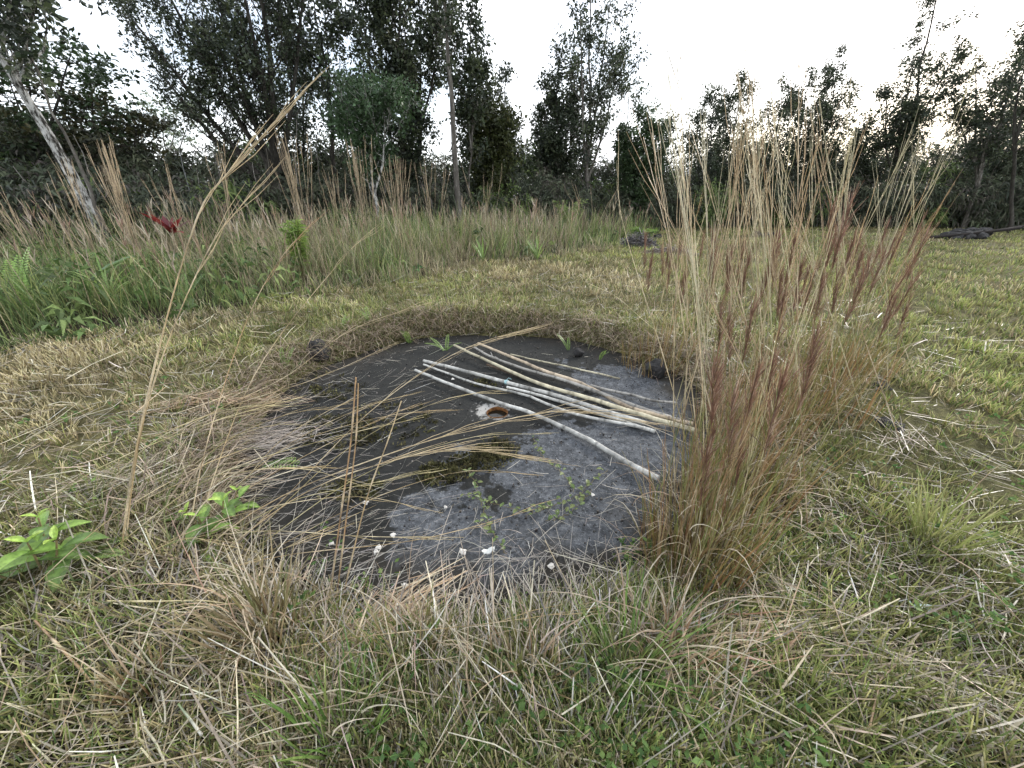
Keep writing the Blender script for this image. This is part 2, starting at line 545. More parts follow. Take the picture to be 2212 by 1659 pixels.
# ------------------------------------------------------------------ concrete cover with its opening
cover = thing("tank_cover", "round weathered concrete cover with dark crust and a small round opening", "concrete slab", (SC[0], SC[1], 0))


def build_cover():
    na = 96; nr = 40
    a = np.arange(na) / na * 2 * PI
    hl = HOLE - SC
    inner = np.stack([hl[0] + HR * np.cos(a), hl[1] + HR * np.sin(a)], 1)
    e = slab_edge(a)
    outer = np.stack([e * np.cos(a), e * np.sin(a)], 1)
    rows = []
    rows.append(np.column_stack([inner, np.full(na, -0.14)]))
    for k in range(nr + 1):
        t = (k / nr) ** 1.2
        p = inner * (1 - t) + outer * t
        z = 0.016 * (fbm(p[:, 0] + 5, p[:, 1] + 5, 3.0, 5, 3) - 0.5) * min(1, k / 4) - 0.012 * t
        rows.append(np.column_stack([p, z]))
    rows.append(np.column_stack([outer * 1.004, np.full(na, -0.14)]))
    V = np.concatenate(rows)
    i = np.arange(len(rows) - 1)[:, None]; j = np.arange(na)[None]
    F = np.stack([i * na + j, (i + 1) * na + j, (i + 1) * na + (j + 1) % na, i * na + (j + 1) % na], -1).reshape(-1, 4)
    g = Geo(); g.add(V, F, (0.1, 0.1, 0.1)); g.build("slab", M_SLAB, cover)
    # iron collar lining the opening
    prof = [(HR - 0.001, 0.001), (HR - 0.002, 0.006), (HR - 0.005, 0.006), (HR - 0.006, 0.0), (HR - 0.007, -0.13)]
    rows = []
    for (rr, z) in prof:
        w = 1 + 0.02 * np.sin(5 * a) + 0.012 * np.sin(11 * a)
        rows.append(np.column_stack([hl[0] + rr * np.cos(a), hl[1] + rr * np.sin(a), z + 0.003 * np.sin(4 * a + 1) * (z > 0)]))
    V = np.concatenate(rows); i = np.arange(len(rows) - 1)[:, None]
    F = np.stack([i * na + j, (i + 1) * na + j, (i + 1) * na + (j + 1) % na, i * na + (j + 1) % na], -1).reshape(-1, 4)
    g = Geo(); g.add(V, F, (0.3, 0.1, 0.02)); o = g.build("iron_collar", M_RUST, cover)
    o["label"] = "rusty orange collar lining the opening"
    g = Geo(); rr = HR - 0.004
    ring = np.column_stack([hl[0] + rr * np.cos(a), hl[1] + rr * np.sin(a), np.full(na, -0.022)])
    cen = np.column_stack([hl[0] + 0.004 * np.cos(a), hl[1] + 0.004 * np.sin(a), np.full(na, -0.022)])
    V = np.concatenate([cen, ring]); F = np.stack([j[0], na + j[0], na + (j[0] + 1) % na, (j[0] + 1) % na], -1)
    F = np.concatenate([F, np.array([[k, k + 1, (k + 2) % na, k] for k in range(0, 0)]).reshape(-1, 4).astype(int)])
    g.add(V, F, (0.01, 0.01, 0.01)); g.build("standing_water", M_WATER, cover)


build_cover()

# ------------------------------------------------------------------ trees
BRANCH_SIDES = 4


def grow(base, top, m=12, wob=0.02):
    base = np.asarray(base, float); top = np.asarray(top, float)
    s = np.linspace(0, 1, m)[:, None]
    L = np.linalg.norm(top - base)
    w = np.cumsum(rng.normal(0, 1, (m, 3)), 0) * wob * L / math.sqrt(m)
    w = w - w[-1] * s - w[0] * (1 - s)
    w[:, 2] *= 0.2
    return base * (1 - s) + top * s + w


def crown_clusters(g, pts, size, nleaf, leaf, cols, flat=1.0):
    """tufts of small leaves round each twig tip"""
    n = len(pts)
    if n == 0:
        return
    pts = np.asarray(pts)
    ck = pick(cols, n)
    sz = size * U(0.55, 1.25, n)
    P_ = np.repeat(pts, nleaf, 0); S_ = np.repeat(sz, nleaf)[:, None]; C_ = np.repeat(ck, nleaf, 0)
    d = rng.normal(0, 1, (len(P_), 3)); d[:, 2] = d[:, 2] * flat + 0.25
    d = d / np.linalg.norm(d, axis=1, keepdims=True)
    off = d * S_ * (U(0.05, 1.0, len(P_)) ** 0.6)[:, None]
    L = leaf * U(0.7, 1.35, len(P_))
    C_ = C_ * np.exp(rng.normal(0, 0.2, (len(P_), 1)))
    leaves(g, P_ + off, d + rng.normal(0, 0.5, d.shape), L, L * U(0.42, 0.62, len(P_)), np.clip(C_, 0.004, 0.6), fold=0.1)


GREEN_DARK = [(0.042, 0.058, 0.034), (0.056, 0.075, 0.04), (0.036, 0.048, 0.033), (0.08, 0.10, 0.05)]
GREEN_MID = [(0.05, 0.085, 0.035), (0.06, 0.10, 0.04), (0.04, 0.065, 0.03)]
GREEN_BROWN = [(0.05, 0.055, 0.026), (0.075, 0.07, 0.03), (0.04, 0.048, 0.025)]


def tree(name, label, Y, bpx, stems, spread, cs=0.3, nb=16, r0=0.09, cols=GREEN_DARK, bark=None, size=0.22, leaf=0.12,
         nleaf=20, twigs=4, ups=(22, 48), prof=None, fork=0.0, basez=None, wob=0.03, droop=0.0, dens=1.0, flat=1.0, clus=None, group=None, flare=1.35):
    """stems: list of (top pixel x, top pixel y[, depth shift]); spread: crown radius in metres"""
    b = P(bpx, 440, Y)
    base = np.array([b[0], Y, float(gz(b[0], Y)) - 0.1])
    spread *= 0.86; dens *= 0.82
    root = thing(name, label, "tree", base, group)
    gt, gl = Geo(), Geo()
    tips = []
    for si, st in enumerate(stems):
        tpx, tpy = st[0], st[1]
        dy = st[2] if len(st) > 2 else 0.0
        top = P(tpx, tpy, Y + dy)
        H = top[2] - base[2]
        rr = r0 * (1.0 if len(stems) == 1 else 0.75) * U(0.85, 1.15)
        if fork > 0 and si > 0:
            k = fork * U(0.8, 1.2)
            mid = main[min(len(main) - 2, int(k * (len(main) - 1)))]
            q = np.array([mid, mid * 0.55 + top * 0.45 + np.array([U(-.1, .1), U(-.1, .1), -0.05 * H]), top])
            pts = spline(q, 12) + rng.normal(0, 0.012 * H * 0.2, (12, 3)) * np.linspace(0, 1, 12)[:, None]
            rr = rr * 0.8
        else:
            bb = base + (np.array([U(-.15, .15), U(-.15, .15), 0]) if si else 0)
            pts = grow(bb, top, 14, wob)
            if si == 0:
                main = pts
        m = len(pts)
        rad = rr * np.linspace(1, 0.16, m) ** 0.9
        rad[0] *= flare
        tube(gt, pts, rad, 7, (0.1, 0.1, 0.1), cap=False)
        nbr = max(3, int(nb * U(0.85, 1.15)))
        for k in range(nbr):
            t = cs + (1 - cs) * ((k + U(0.1, 0.9)) / nbr)
            i = min(m - 2, int(t * (m - 1))); f = t * (m - 1) - i
            o = pts[i] * (1 - f) + pts[i + 1] * f
            pf = (math.sin(PI * min(1, max(0.0, (t - cs) / (1 - cs)) * 0.85 + 0.12)) if prof is None else np.interp(t, prof[0], prof[1]))
            bl = spread * pf * U(0.55, 1.15)
            az = U(0, 2 * PI); up = R(U(*ups))
            d0 = np.array([math.cos(az) * math.sin(up + .25), math.sin(az) * math.sin(up + .25), math.cos(up + .25)])
            d1 = np.array([math.cos(az) * math.sin(up), math.sin(az) * math.sin(up), math.cos(up) - droop])
            bl = bl / max(0.45, math.sin(up))
            q = np.array([o, o + d0 * bl * 0.4, o + d0 * bl * 0.4 + d1 * bl * 0.6])
            bp = spline(q, 7) + rng.normal(0, 0.03 * bl, (7, 3)) * np.linspace(0, 1, 7)[:, None]
            br = min(0.035, max(0.010, rad[i] * 0.42))
            tube(gt, bp, np.linspace(br, 0.006, 7), BRANCH_SIDES, (0.1, 0.1, 0.1), cap=False)
            ntw = int(max(2, twigs * (0.5 + bl / max(0.5, spread))))
            for j in range(ntw):
                tt = U(0.35, 1.0); ii = min(5, int(tt * 6)); ff = tt * 6 - ii
                o2 = bp[ii] * (1 - ff) + bp[ii + 1] * ff
                d2 = d1 * 0.8 + rng.normal(0, 0.55, 3); d2[2] += 0.15 - droop
                tl = U(0.25, 0.6) * min(1.2, bl)
                e2 = o2 + d2 / np.linalg.norm(d2) * tl
                tube(gt, np.array([o2, (o2 + e2) / 2 + rng.normal(0, .03, 3), e2]), [0.008, 0.006, 0.004], 3, (0.1, 0.1, 0.1), cap=False)
                nc = max(1, int(round((clus or 1.25) * dens * U(0.6, 1.4))))
                for c in range(nc):
                    tips.append(o2 + (e2 - o2) * U(0.45, 1.1) + rng.normal(0, 0.09, 3) * (spread ** 0.3))
            tips.append(bp[-1])
        tips.append(pts[-1])
    gt.build("trunk", bark or M_BARK, root, origin=base)
    crown_clusters(gl, np.array(tips), size, nleaf, leaf, cols, flat)
    gl.build("crown", M_LEAF, root, origin=base)
    return root


# left foreground trees
tree("lichen_tree", "leaning pale lichen-blotched trunk rising at the left edge with dark leaves overhead", 9.0, 205, [(-125, -110, -0.4)], 1.7, cs=0.64, nb=24, r0=0.155, bark=M_BARK_PALE, size=0.22, leaf=0.12, dens=1.7, prof=([0, .55, .8, 1], [0, .8, 1, .6]), wob=0.015, flare=1.15)
tree("sapling", "thin bare grey sapling curving beside the pale lichen-blotched trunk", 8.8, 208, [(55, 60, 0.2)], 0.35, cs=0.8, nb=5, r0=0.045, bark=M_BARK_MID, size=0.12, leaf=0.09, dens=0.6, wob=0.05)
tree("feathery_tree", "broad feathery tree with layered flat sprays behind the pale leaning trunk", 12.5, 60, [(40, 60, 0), (150, 120, .5), (10, 150, 1.0)], 2.6, cs=0.45, nb=15, r0=0.10, cols=GREEN_MID, size=0.26, leaf=0.13, flat=0.35, ups=(55, 80), droop=0.15, dens=1.3, fork=0.4)
tree("feathery_tree", "low dark feathery tree spreading sideways left of the big fan-shaped tree", 13.5, 190, [(200, 215, 0), (120, 190, .4), (300, 260, 0)], 2.3, cs=0.4, nb=16, r0=0.09, cols=GREEN_BROWN, size=0.26, leaf=0.13, flat=0.4, ups=(50, 80), droop=0.2, dens=1.5, fork=0.35)
tree("umbrella_tree", "pale hazy umbrella-crowned tree far off in the gap left of the fan-shaped tree", 60.0, 372, [(350, 225, 0), (385, 215, 1), (415, 230, -1)], 4.2, cs=0.55, nb=12, r0=0.22, cols=[(0.16, 0.21, 0.13), (0.2, 0.25, 0.15)], bark=M_BARK_PALE, size=0.55, leaf=0.3, flat=0.25, ups=(60, 82), dens=0.8, fork=0.5, prof=([0, .5, .8, 1], [0.2, .5, 1, 1]))
tree("fan_tree", "big dark tree whose limbs fan out from one low fork", 13.5, 565, [(585, -120, 0), (262, 10, .4), (330, -80, -.3), (430, -120, .5), (500, -140, -.6), (660, -60, .6), (470, 100, -1.2), (330, 140, 0.8)], 1.15, cs=0.34, nb=17, r0=0.17, size=0.17, leaf=0.085, dens=1.25, fork=0.33, twigs=5, ups=(18, 45))
tree("slender_tree", "slender slanting dark tree between the fan-shaped tree and the tall dense trees", 15.5, 722, [(672, -60, 0), (700, -30, .4)], 0.95, cs=0.22, nb=18, r0=0.085, dens=1.0, fork=0.3)
tree("slender_tree", "slender dark tree with thin upright stems behind the fan-shaped tree's right side", 17.0, 640, [(640, -80, 0), (615, 60, .4)], 0.9, cs=0.2, nb=18, r0=0.075, dens=1.1, fork=0.3)
tree("dense_tree", "tall dense dark tree reaching out of view left of the straight bare trunk", 16.0, 845, [(868, -140, 0), (800, -80, .5), (760, -100, -.4)], 1.25, cs=0.18, nb=24, r0=0.13, dens=1.6, fork=0.25)
tree("dense_tree", "tall dark multi-stemmed tree whose crooked stem leans right toward the straight bare trunk", 16.8, 885, [(945, -60, 0), (905, -120, .4), (860, -60, .8)], 0.95, cs=0.2, nb=22, r0=0.09, dens=1.3, fork=0.3)
tree("glossy_tree", "brighter green leafy tree on a white trunk in front of the dense dark trees", 13.0, 822, [(775, 195, 0), (830, 215, -.3), (740, 260, .2)], 0.85, cs=0.38, nb=15, r0=0.075, cols=[(0.06, 0.105, 0.045), (0.075, 0.13, 0.06), (0.045, 0.08, 0.035)], bark=M_BARK_PALE, size=0.18, leaf=0.10, dens=1.5, fork=0.4)
tree("bare_trunk_tree", "tall straight nearly bare trunk rising through the middle of the view, pale at its foot", 14.5, 992, [(956, -110, 0)], 0.5, cs=0.62, nb=9, r0=0.115, bark=M_BARK_MID, dens=0.6, wob=0.012, size=0.15)
tree("slender_tree", "thin twin-stemmed tree with tufted leaves just right of the straight bare trunk", 15.8, 1008, [(1025, -40, 0), (992, -60, .4), (1042, 150, -.2)], 0.6, cs=0.22, nb=17, r0=0.06, bark=M_BARK_MID, dens=0.85, fork=0.45)
tree("cone_tree", "small dense olive cone-shaped tree right of the straight bare trunk", 17.5, 1058, [(1056, 205, 0), (1085, 250, .3), (1030, 260, -.3)], 0.85, cs=0.2, nb=24, r0=0.07, cols=[(0.06, 0.075, 0.025), (0.08, 0.09, 0.03), (0.05, 0.06, 0.022)], dens=2.0, size=0.2, fork=0.15)
tree("sparse_tree", "slim sparse tree with a small tufted top behind the olive cone-shaped tree", 19.5, 1095, [(1092, 172, 0)], 0.75, cs=0.3, nb=12, r0=0.05, dens=0.8, bark=M_BARK_MID, prof=([0, .35, .5, .62, .75, 1], [0, 1, 1, .15, .15, .9]))
tree("clump_tree", "narrow dark tree, leftmost of the three upright ones left of the tall open-crowned tree", 21.0, 1182, [(1178, 160, 0), (1170, 240, .4)], 0.65, cs=0.12, nb=26, r0=0.06, dens=1.1, fork=0.2)
tree("clump_tree", "narrow dark tree with two close stems, the middle one left of the tall open-crowned tree", 20.5, 1205, [(1208, 115, 0), (1195, 210, .4)], 0.6, cs=0.12, nb=26, r0=0.06, dens=1.0, fork=0.2)
tree("clump_tree", "narrow dark tree standing closest on the left to the tall open-crowned tree", 21.5, 1218, [(1240, 130, 0), (1225, 200, .4)], 0.65, cs=0.12, nb=24, r0=0.065, dens=1.0, fork=0.2)
tree("open_tree", "tall open-crowned tree with visible pale trunk standing against the white sky", 20.0, 1276, [(1282, -70, 0), (1325, -40, .4), (1255, 20, -.5), (1345, 110, .3)], 1.2, cs=0.12, nb=17, r0=0.12, bark=M_BARK_MID, dens=0.95, fork=0.3, size=0.22)
tree("tuft_tree", "thin tree with a lone leaf tuft at its top right of the tall open-crowned tree", 22.0, 1352, [(1362, 178, 0)], 0.6, cs=0.1, nb=14, r0=0.05, dens=1.0, prof=([0, .5, .6, .72, .8, 1], [1.2, 1.1, .2, .2, 1.0, .9]))
tree("round_tree", "low rounded green tree under the thin tuft-topped tree", 21.0, 1375, [(1378, 240, 0), (1345, 280, .4), (1410, 275, -.4)], 0.95, cs=0.1, nb=24, r0=0.08, dens=1.6, cols=GREEN_MID, fork=0.15)
tree("sparse_tree", "small sparse tree half hidden by the tall dry stalks at their left", 23.0, 1445, [(1452, 250, 0)], 0.75, cs=0.15, nb=16, r0=0.05, dens=0.9, cols=GREEN_BROWN)
tree("windswept_tree", "lowest dark tree of the row stepping up to the right behind the dry stalks", 24.0, 1520, [(1545, 200, 0), (1505, 250, .4)], 1.0, cs=0.12, nb=20, r0=0.08, dens=1.2, fork=0.2)
tree("windswept_tree", "second dark tree of the row stepping up to the right behind the dry stalks", 24.5, 1575, [(1605, 165, 0), (1580, 215, .4)], 0.95, cs=0.12, nb=20, r0=0.08, dens=1.2, fork=0.2)
tree("windswept_tree", "third dark tree of the row stepping up to the right behind the dry stalks", 25.0, 1655, [(1688, 180, 0), (1660, 230, .4)], 0.95, cs=0.12, nb=20, r0=0.08, dens=1.2, fork=0.2)
tree("windswept_tree", "dark slanting tree left below the tallest of the row behind the dry stalks", 25.5, 1715, [(1752, 155, 0), (1720, 215, .5)], 1.0, cs=0.12, nb=20, r0=0.08, dens=1.1, fork=0.2)
tree("windswept_tree", "tallest slanting tree at the right end of the row behind the dry stalks", 25.0, 1755, [(1815, 105, 0), (1785, 150, .5), (1765, 215, -.4)], 1.05, cs=0.12, nb=22, r0=0.095, dens=1.1, fork=0.25)
tree("low_tree", "low dark bushy tree in the gap before the two big trees at right", 26.0, 1870, [(1880, 265, 0), (1850, 285, .4)], 1.0, cs=0.1, nb=20, r0=0.07, dens=1.4)
tree("gusty_tree", "big tufted tree slanting right, left one of the two over the rock pile", 24.0, 1945, [(2035, -60, 0), (1975, 130, .5), (2075, 95, -.5), (1915, 205, .6), (1960, 240, -.3)], 1.25, cs=0.16, nb=19, r0=0.13, dens=1.15, fork=0.3, size=0.23)
tree("gusty_tree", "big slanting tree with open crown at the right edge over the rock pile", 23.0, 2105, [(2235, 20, 0), (2110, 130, .5), (2180, 180, -.5), (2060, 215, .4)], 1.2, cs=0.2, nb=19, r0=0.13, dens=1.1, fork=0.35, bark=M_BARK_MID, size=0.23)
tree("gusty_tree", "leafy tree cut off by the upper right corner", 20.0, 2215, [(2290, -60, 0), (2235, 60, .5)], 1.1, cs=0.35, nb=16, r0=0.11, dens=1.1, fork=0.4)
tree("low_tree", "low broad dark tree filling the space under the right-edge trees", 25.0, 2165, [(2190, 240, 0), (2130, 265, .5), (2230, 255, 0)], 1.4, cs=0.08, nb=24, r0=0.09, dens=1.6, fork=0.15)

# ------------------------------------------------------------------ thicket behind the clearing
TX = [-16, -12.5, -8, -3, 2, 6, 12, 20, 28, 40]
TY = [4, 8.8, 12.0, 15.6, 18.4, 21.5, 24.0, 24.5, 22.5, 17]
TOPX = [-60, 0, 200, 350, 420, 600, 750, 900, 1000, 1150, 1250, 1320, 1450, 1550, 1700, 1830, 1900, 2000, 2100, 2212, 2400]
TOPP = [215, 225, 245, 300, 315, 285, 300, 312, 332, 310, 318, 328, 338, 305, 305, 300, 312, 300, 285, 262, 250]


def frond_sprays(g, c, nrm, L, W, cols, k=9):
    n = len(c)
    ck = pick(cols, n)
    P_ = np.repeat(c, k, 0); N_ = np.repeat(nrm, k, 0); C_ = np.repeat(ck, k, 0)
    t = rng.normal(0, 1, P_.shape)
    d = N_ * 0.55 + t * 0.65 + np.array([0, 0, 0.05])
    d /= np.linalg.norm(d, axis=1, keepdims=True)
    ll = L * U(0.6, 1.3, len(P_))
    C_ = np.clip(C_ * np.exp(rng.normal(0, 0.16, (len(P_), 1))), 0.004, 0.5)
    leaves(g, P_ + t * 0.03, d, ll, W * U(0.7, 1.3, len(P_)), C_, fold=0.55)


def build_thicket():
    g = Geo(); gs = Geo()
    TH = [(0.08, 0.10, 0.062), (0.105, 0.13, 0.078), (0.06, 0.072, 0.052), (0.135, 0.15, 0.095), (0.095, 0.088, 0.072)]
    THB = [(0.13, 0.19, 0.06), (0.16, 0.21, 0.075)]
    for px in np.arange(-110, 2340, 30):
        ptop = np.interp(px, TOPX, TOPP) + U(-14, 14)
        a = ray(px, 440)
        # where this direction meets the thicket front
        ts = np.linspace(4, 60, 400)
        fx, fy = a[0] * ts, a[1] * ts
        k = int(np.argmax(fy > np.interp(fx, TX, TY)))
        D = ts[k]
        for row in range(4):
            t = D * (1 + 0.0) + row * 1.25 + U(-0.4, 0.4)
            Y = a[1] * t
            x = a[0] * t
            H = P(px, ptop, Y)[2] * (0.58 + 0.14 * row)
            if row == 3:
                H = P(px, ptop, Y)[2]
            z0 = float(gz(x, Y))
            nl = max(2, int(H / 0.95))
            for q in range(nl):
                rr = U(0.75, 1.15)
                zc = z0 + (q + 0.45) / nl * (H - 0.5)
                cen = np.array([x + U(-.5, .5), Y + U(-.4, .4), zc])
                ns = int(58 * rr * rr) if (row < 2 or q >= nl - 2) else 16
                n_ = rng.normal(0, 1, (ns, 3)); n_[:, 1] -= 0.7; n_[:, 2] += 0.45
                n_ /= np.linalg.norm(n_, axis=1, keepdims=True)
                pos = cen + n_ * rr * U(0.55, 1.05, (ns, 1)) * np.array([1.1, 0.9, 0.85])
                pos[:, 2] = np.maximum(pos[:, 2], z0 + 0.05)
                cols = THB if U(0, 1) < 0.10 else TH
                frond_sprays(g, pos, n_, 0.38, 0.058, cols, 6)
        # a few bare stems poking through the front
        if U(0, 1) < 0.5:
            t = D * 0.99; x = a[0] * t; Y = a[1] * t
            b = np.array([x, Y, float(gz(x, Y))]); e = b + np.array([U(-.7, .7), U(-.3, .3), U(1.5, 3.4)])
            tube(gs, grow(b, e, 8, 0.04), np.linspace(0.02, 0.006, 8), 5, pick([(0.3, 0.28, 0.25), (0.16, 0.14, 0.12)], 1)[0], cap=False)
    o = g.build("undergrowth", M_BUSH)
    tag(o, "dense dark thicket of ferns and shrubs walling in the clearing", "undergrowth", None, "stuff")
    o2 = gs.build("undergrowth_stems", M_STRAW)
    tag(o2, "bare grey stems poking out of the dark thicket", "stems", None, "stuff")


build_thicket()


def build_tangle():
    """low vine tangle at the right foot of the thicket"""
    g = Geo()
    n = 1500
    u = U(0, 1, n)
    px = 1880 + 420 * u
    for i in range(n):
        a = ray(px[i], 480); t = 23.2 + U(0, 2.6)
        x, Y = a[0] * t, a[1] * t
        hmax = 1.15 * (0.35 + 0.65 * sstep(0, 0.35, u[i])) * (0.65 + 0.5 * vnoise(x * 0.8, Y * 0.8, 4))
        z = float(gz(x, Y)) + hmax * U(0.0, 1.0) * sstep(0, 1.2, t - 23.2 + 0.25)
        frond_sprays(g, np.array([[x, Y, z]]), np.array([[0, -.5, .8]]), 0.26, 0.05, [(0.09, 0.12, 0.06), (0.12, 0.14, 0.08), (0.07, 0.09, 0.05)], 6)
    o = g.build("vine_tangle", M_BUSH)
    tag(o, "low pale green vine tangle at the thicket's foot behind the rock pile", "vines", None, "stuff")


build_tangle()

# ------------------------------------------------------------------ grasses
STRAW = [(0.44, 0.385, 0.265), (0.56, 0.51, 0.385), (0.34, 0.27, 0.19), (0.20, 0.17, 0.135), (0.42, 0.325, 0.245), (0.68, 0.65, 0.55)]
STRAW_W = [3, 2.2, 2.2, 2, 1.6, 1.0]
LAWN_DRY = [(0.37, 0.33, 0.18), (0.46, 0.41, 0.25), (0.27, 0.23, 0.13), (0.52, 0.48, 0.33), (0.19, 0.155, 0.10)]
GREEN = [(0.13, 0.19, 0.05), (0.19, 0.25, 0.07), (0.09, 0.145, 0.045), (0.25, 0.27, 0.09)]
LIME = [(0.28, 0.31, 0.11), (0.24, 0.29, 0.09), (0.36, 0.35, 0.16)]


def sector(n, d0, d1, a=66):
    a = 80 if d1 < 9 else a
    d = np.exp(U(math.log(d0), math.log(d1), n)); t = np.radians(U(-a, a, n))
    return d * np.sin(t), d * np.cos(t), d


def off_slab(x, y, m=0.0):
    dx, dy = x - SC[0], y - SC[1]
    return np.hypot(dx, dy) - slab_edge(np.arctan2(dy, dx)) - m


def near_px(x, y, cx, cy, r):
    return np.exp(-((x - cx) ** 2 + (y - cy) ** 2) / (r * r))


def lawn(n_tuft, d0, d1, per, seed):
    """mown turf: tufts of short cut blades, greener and drier in patches"""
    g = Geo()
    x, y, d = sector(n_tuft, d0, d1)
    e = off_slab(x, y)
    edge = e + 0.16 * (fbm(x, y, 3, 41, 2) - 0.5)
    keep = (edge > 0.03) & (meadow_depth(x, y) < 0.5) & (y > 0.15)
    x, y, d, e = x[keep], y[keep], d[keep], e[keep]
    n = len(x)
    dry = fbm(x, y, 0.9, 51, 4) * 0.6 + fbm(x, y, 0.25, 57, 3) * 0.55 - 0.09
    # greener side of the field at right, straw-coloured around the cover
    dry = dry - 0.10 * sstep(1.3, 3.2, x) - 0.08 * sstep(2.0, 0.6, y) - 0.05 * sstep(-1.2, -2.2, x)
    dry = dry + U(-0.1, 0.1, n)
    long_ = (sstep(2.6, 1.0, y) * sstep(2.6, 1.2, x)) * fbm(x, y, 1.7, 61, 3)
    N = n * per
    ix = np.repeat(np.arange(n), per)
    sp = 0.022 * np.maximum(1, d / 4)
    px_ = x[ix] + rng.normal(0, 1, N) * sp[ix]; py_ = y[ix] + rng.normal(0, 1, N) * sp[ix]
    dd = d[ix]
    L = U(0.035, 0.085, N) + 0.08 * long_[ix] * U(0.2, 1.3, N)
    L = L * (1.15 + 0.5 * sstep(2.5, 8, dd))
    az = np.arctan2(py_ - y[ix], px_ - x[ix]) + U(-0.7, 0.7, N)
    dr = dry[ix] + U(-0.16, 0.16, N)
    isdry = dr > 0.53
    c = np.where(isdry[:, None], pick(LAWN_DRY, N, [3, 2, 2.5, 1.2, 1]), np.where((dr < 0.40)[:, None], pick(LIME, N), pick(GREEN, N)))
    c = c * (0.65 + 0.7 * vnoise(x[ix] * 2, y[ix] * 2, 71))[:, None] * np.exp(rng.normal(0, .22, n))[ix][:, None]
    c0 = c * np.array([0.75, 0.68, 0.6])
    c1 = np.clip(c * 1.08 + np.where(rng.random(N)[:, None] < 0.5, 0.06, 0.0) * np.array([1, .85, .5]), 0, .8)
    z = gz(px_, py_) - 0.008
    W = U(0.0030, 0.0065, N) * np.maximum(1, dd / 3.0) ** 0.85
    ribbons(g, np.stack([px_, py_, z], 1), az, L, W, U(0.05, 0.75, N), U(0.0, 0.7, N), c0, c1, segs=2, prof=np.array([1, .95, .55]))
    return g


g = lawn(9500, 0.35, 5.5, 11, 1)
tag(g.build("turf_grass", M_GRASS), "short mown straw-and-green turf round the concrete cover", "grass", None, "stuff")
g = lawn(15500, 4.2, 40.0, 10, 2)
tag(g.build("field_grass", M_GRASS), "yellow-green mown grass of the clearing beyond the cover", "grass", None, "stuff")


def litter():
    """cut straw lying about, combed into local directions"""
    g = Geo()
    n = 36000
    x, y, d = sector(n, 0.4, 7.5, 66)
    e = off_slab(x, y)
    on = e < 0
    dx, dy = x - SC[0], y - SC[1]
    left = sstep(0.3, -1.5, dx)
    front = sstep(-0.4, -1.5, dy)
    pr = np.where(on, 0.012 + 0.42 * left ** 2 + 0.13 * front ** 2 + 0.16 * sstep(-0.25, 0, e), 1.0)
    rightfield = sstep(2.0, 3.5, x)
    pr = pr * (1 - 0.5 * rightfield) * np.where(on, 1, 0.72 - 0.25 * sstep(1.3, 0.6, y)) * np.where(on, 1, 0.35 + 0.9 * fbm(x, y, 0.9, 81, 3))
    keep = (rng.random(n) < pr) & (meadow_depth(x, y) < 0.7) & (y > 0.2)
    x, y, d, e, on = x[keep], y[keep], d[keep], e[keep], on[keep]
    n = len(x)
    flow = fbm(x, y, 0.55, 91, 2) * 4 * PI
    az = flow + rng.normal(0, 0.75, n)
    az = np.where(on & (x < -0.3), rng.normal(0.35, 0.55, n), az)
    L = np.exp(rng.normal(math.log(0.13), 0.55, n)).clip(0.03, 0.5)
    L = np.where(on, L * 0.9, L)
    W = U(0.0024, 0.0062, n) * np.maximum(1, d / 3) * np.where(on, .6, 1)
    c = pick(STRAW, n, STRAW_W) * np.exp(rng.normal(-.22, .42, (n, 1)))
    c = np.clip(c, 0.01, .75)
    c = np.where(on[:, None], c * .7 + .10, c)

    grey = fbm(x, y, 0.8, 95, 3)[:, None]
    c = c * (1 - 0.3 * grey) + 0.10 * grey
    z = np.where(on, 0.012, gz(x, y)) + np.abs(rng.normal(0, 0.028, n)) * np.where(on, 0.3, 1) + 0.004
    ribbons(g, np.stack([x, y, z], 1), az, L, W, U(1.25, 1.72, n), rng.normal(0, 0.35, n), c, np.clip(c * 1.1, 0, .8), segs=3,
            prof=np.array([.9, 1, 1, .6]), floor=lambda X, Y: np.where(off_slab(X, Y) < 0, 0.006, gz(X, Y) + 0.004))
    # stout cut culms on top of the mat
    n = 1500
    x, y, d = sector(n, 0.45, 5.0)
    keep = (off_slab(x, y) > 0.05) & (meadow_depth(x, y) < 0.3) & (y > 0.2) & (rng.random(n) < 0.25 + 0.9 * fbm(x, y, 1.2, 85, 3))
    x, y = x[keep], y[keep]; n = len(x)
    for i in range(n):
        a = fbm(np.array([x[i]]), np.array([y[i]]), 0.5, 93, 2)[0] * 4 * PI + rng.normal(0, .8); L = np.exp(rng.normal(math.log(.2), .5)).clip(.06, .55)
        z = float(gz(x[i], y[i])) + U(.03, .10); dz = rng.normal(0, .16) * L
        e = np.array([x[i] + math.cos(a) * L, y[i] + math.sin(a) * L, z + dz]); b = np.array([x[i], y[i], z])
        c = np.clip(pick([(.58, .53, .38), (.46, .38, .25), (.68, .64, .5), (.36, .27, .17)], 1, [3, 3, 1.5, 2])[0], .05, .75)
        tube(g, np.array([b, (b + e) / 2 + rng.normal(0, .012 * L * 4, 3), e]), np.array([1, .9, .7]) * U(.0014, .0034), 4, c)
    return g


tag(litter().build("straw_litter", M_STRAW), "cut dry straw scattered over turf and concrete", "straw", None, "stuff")


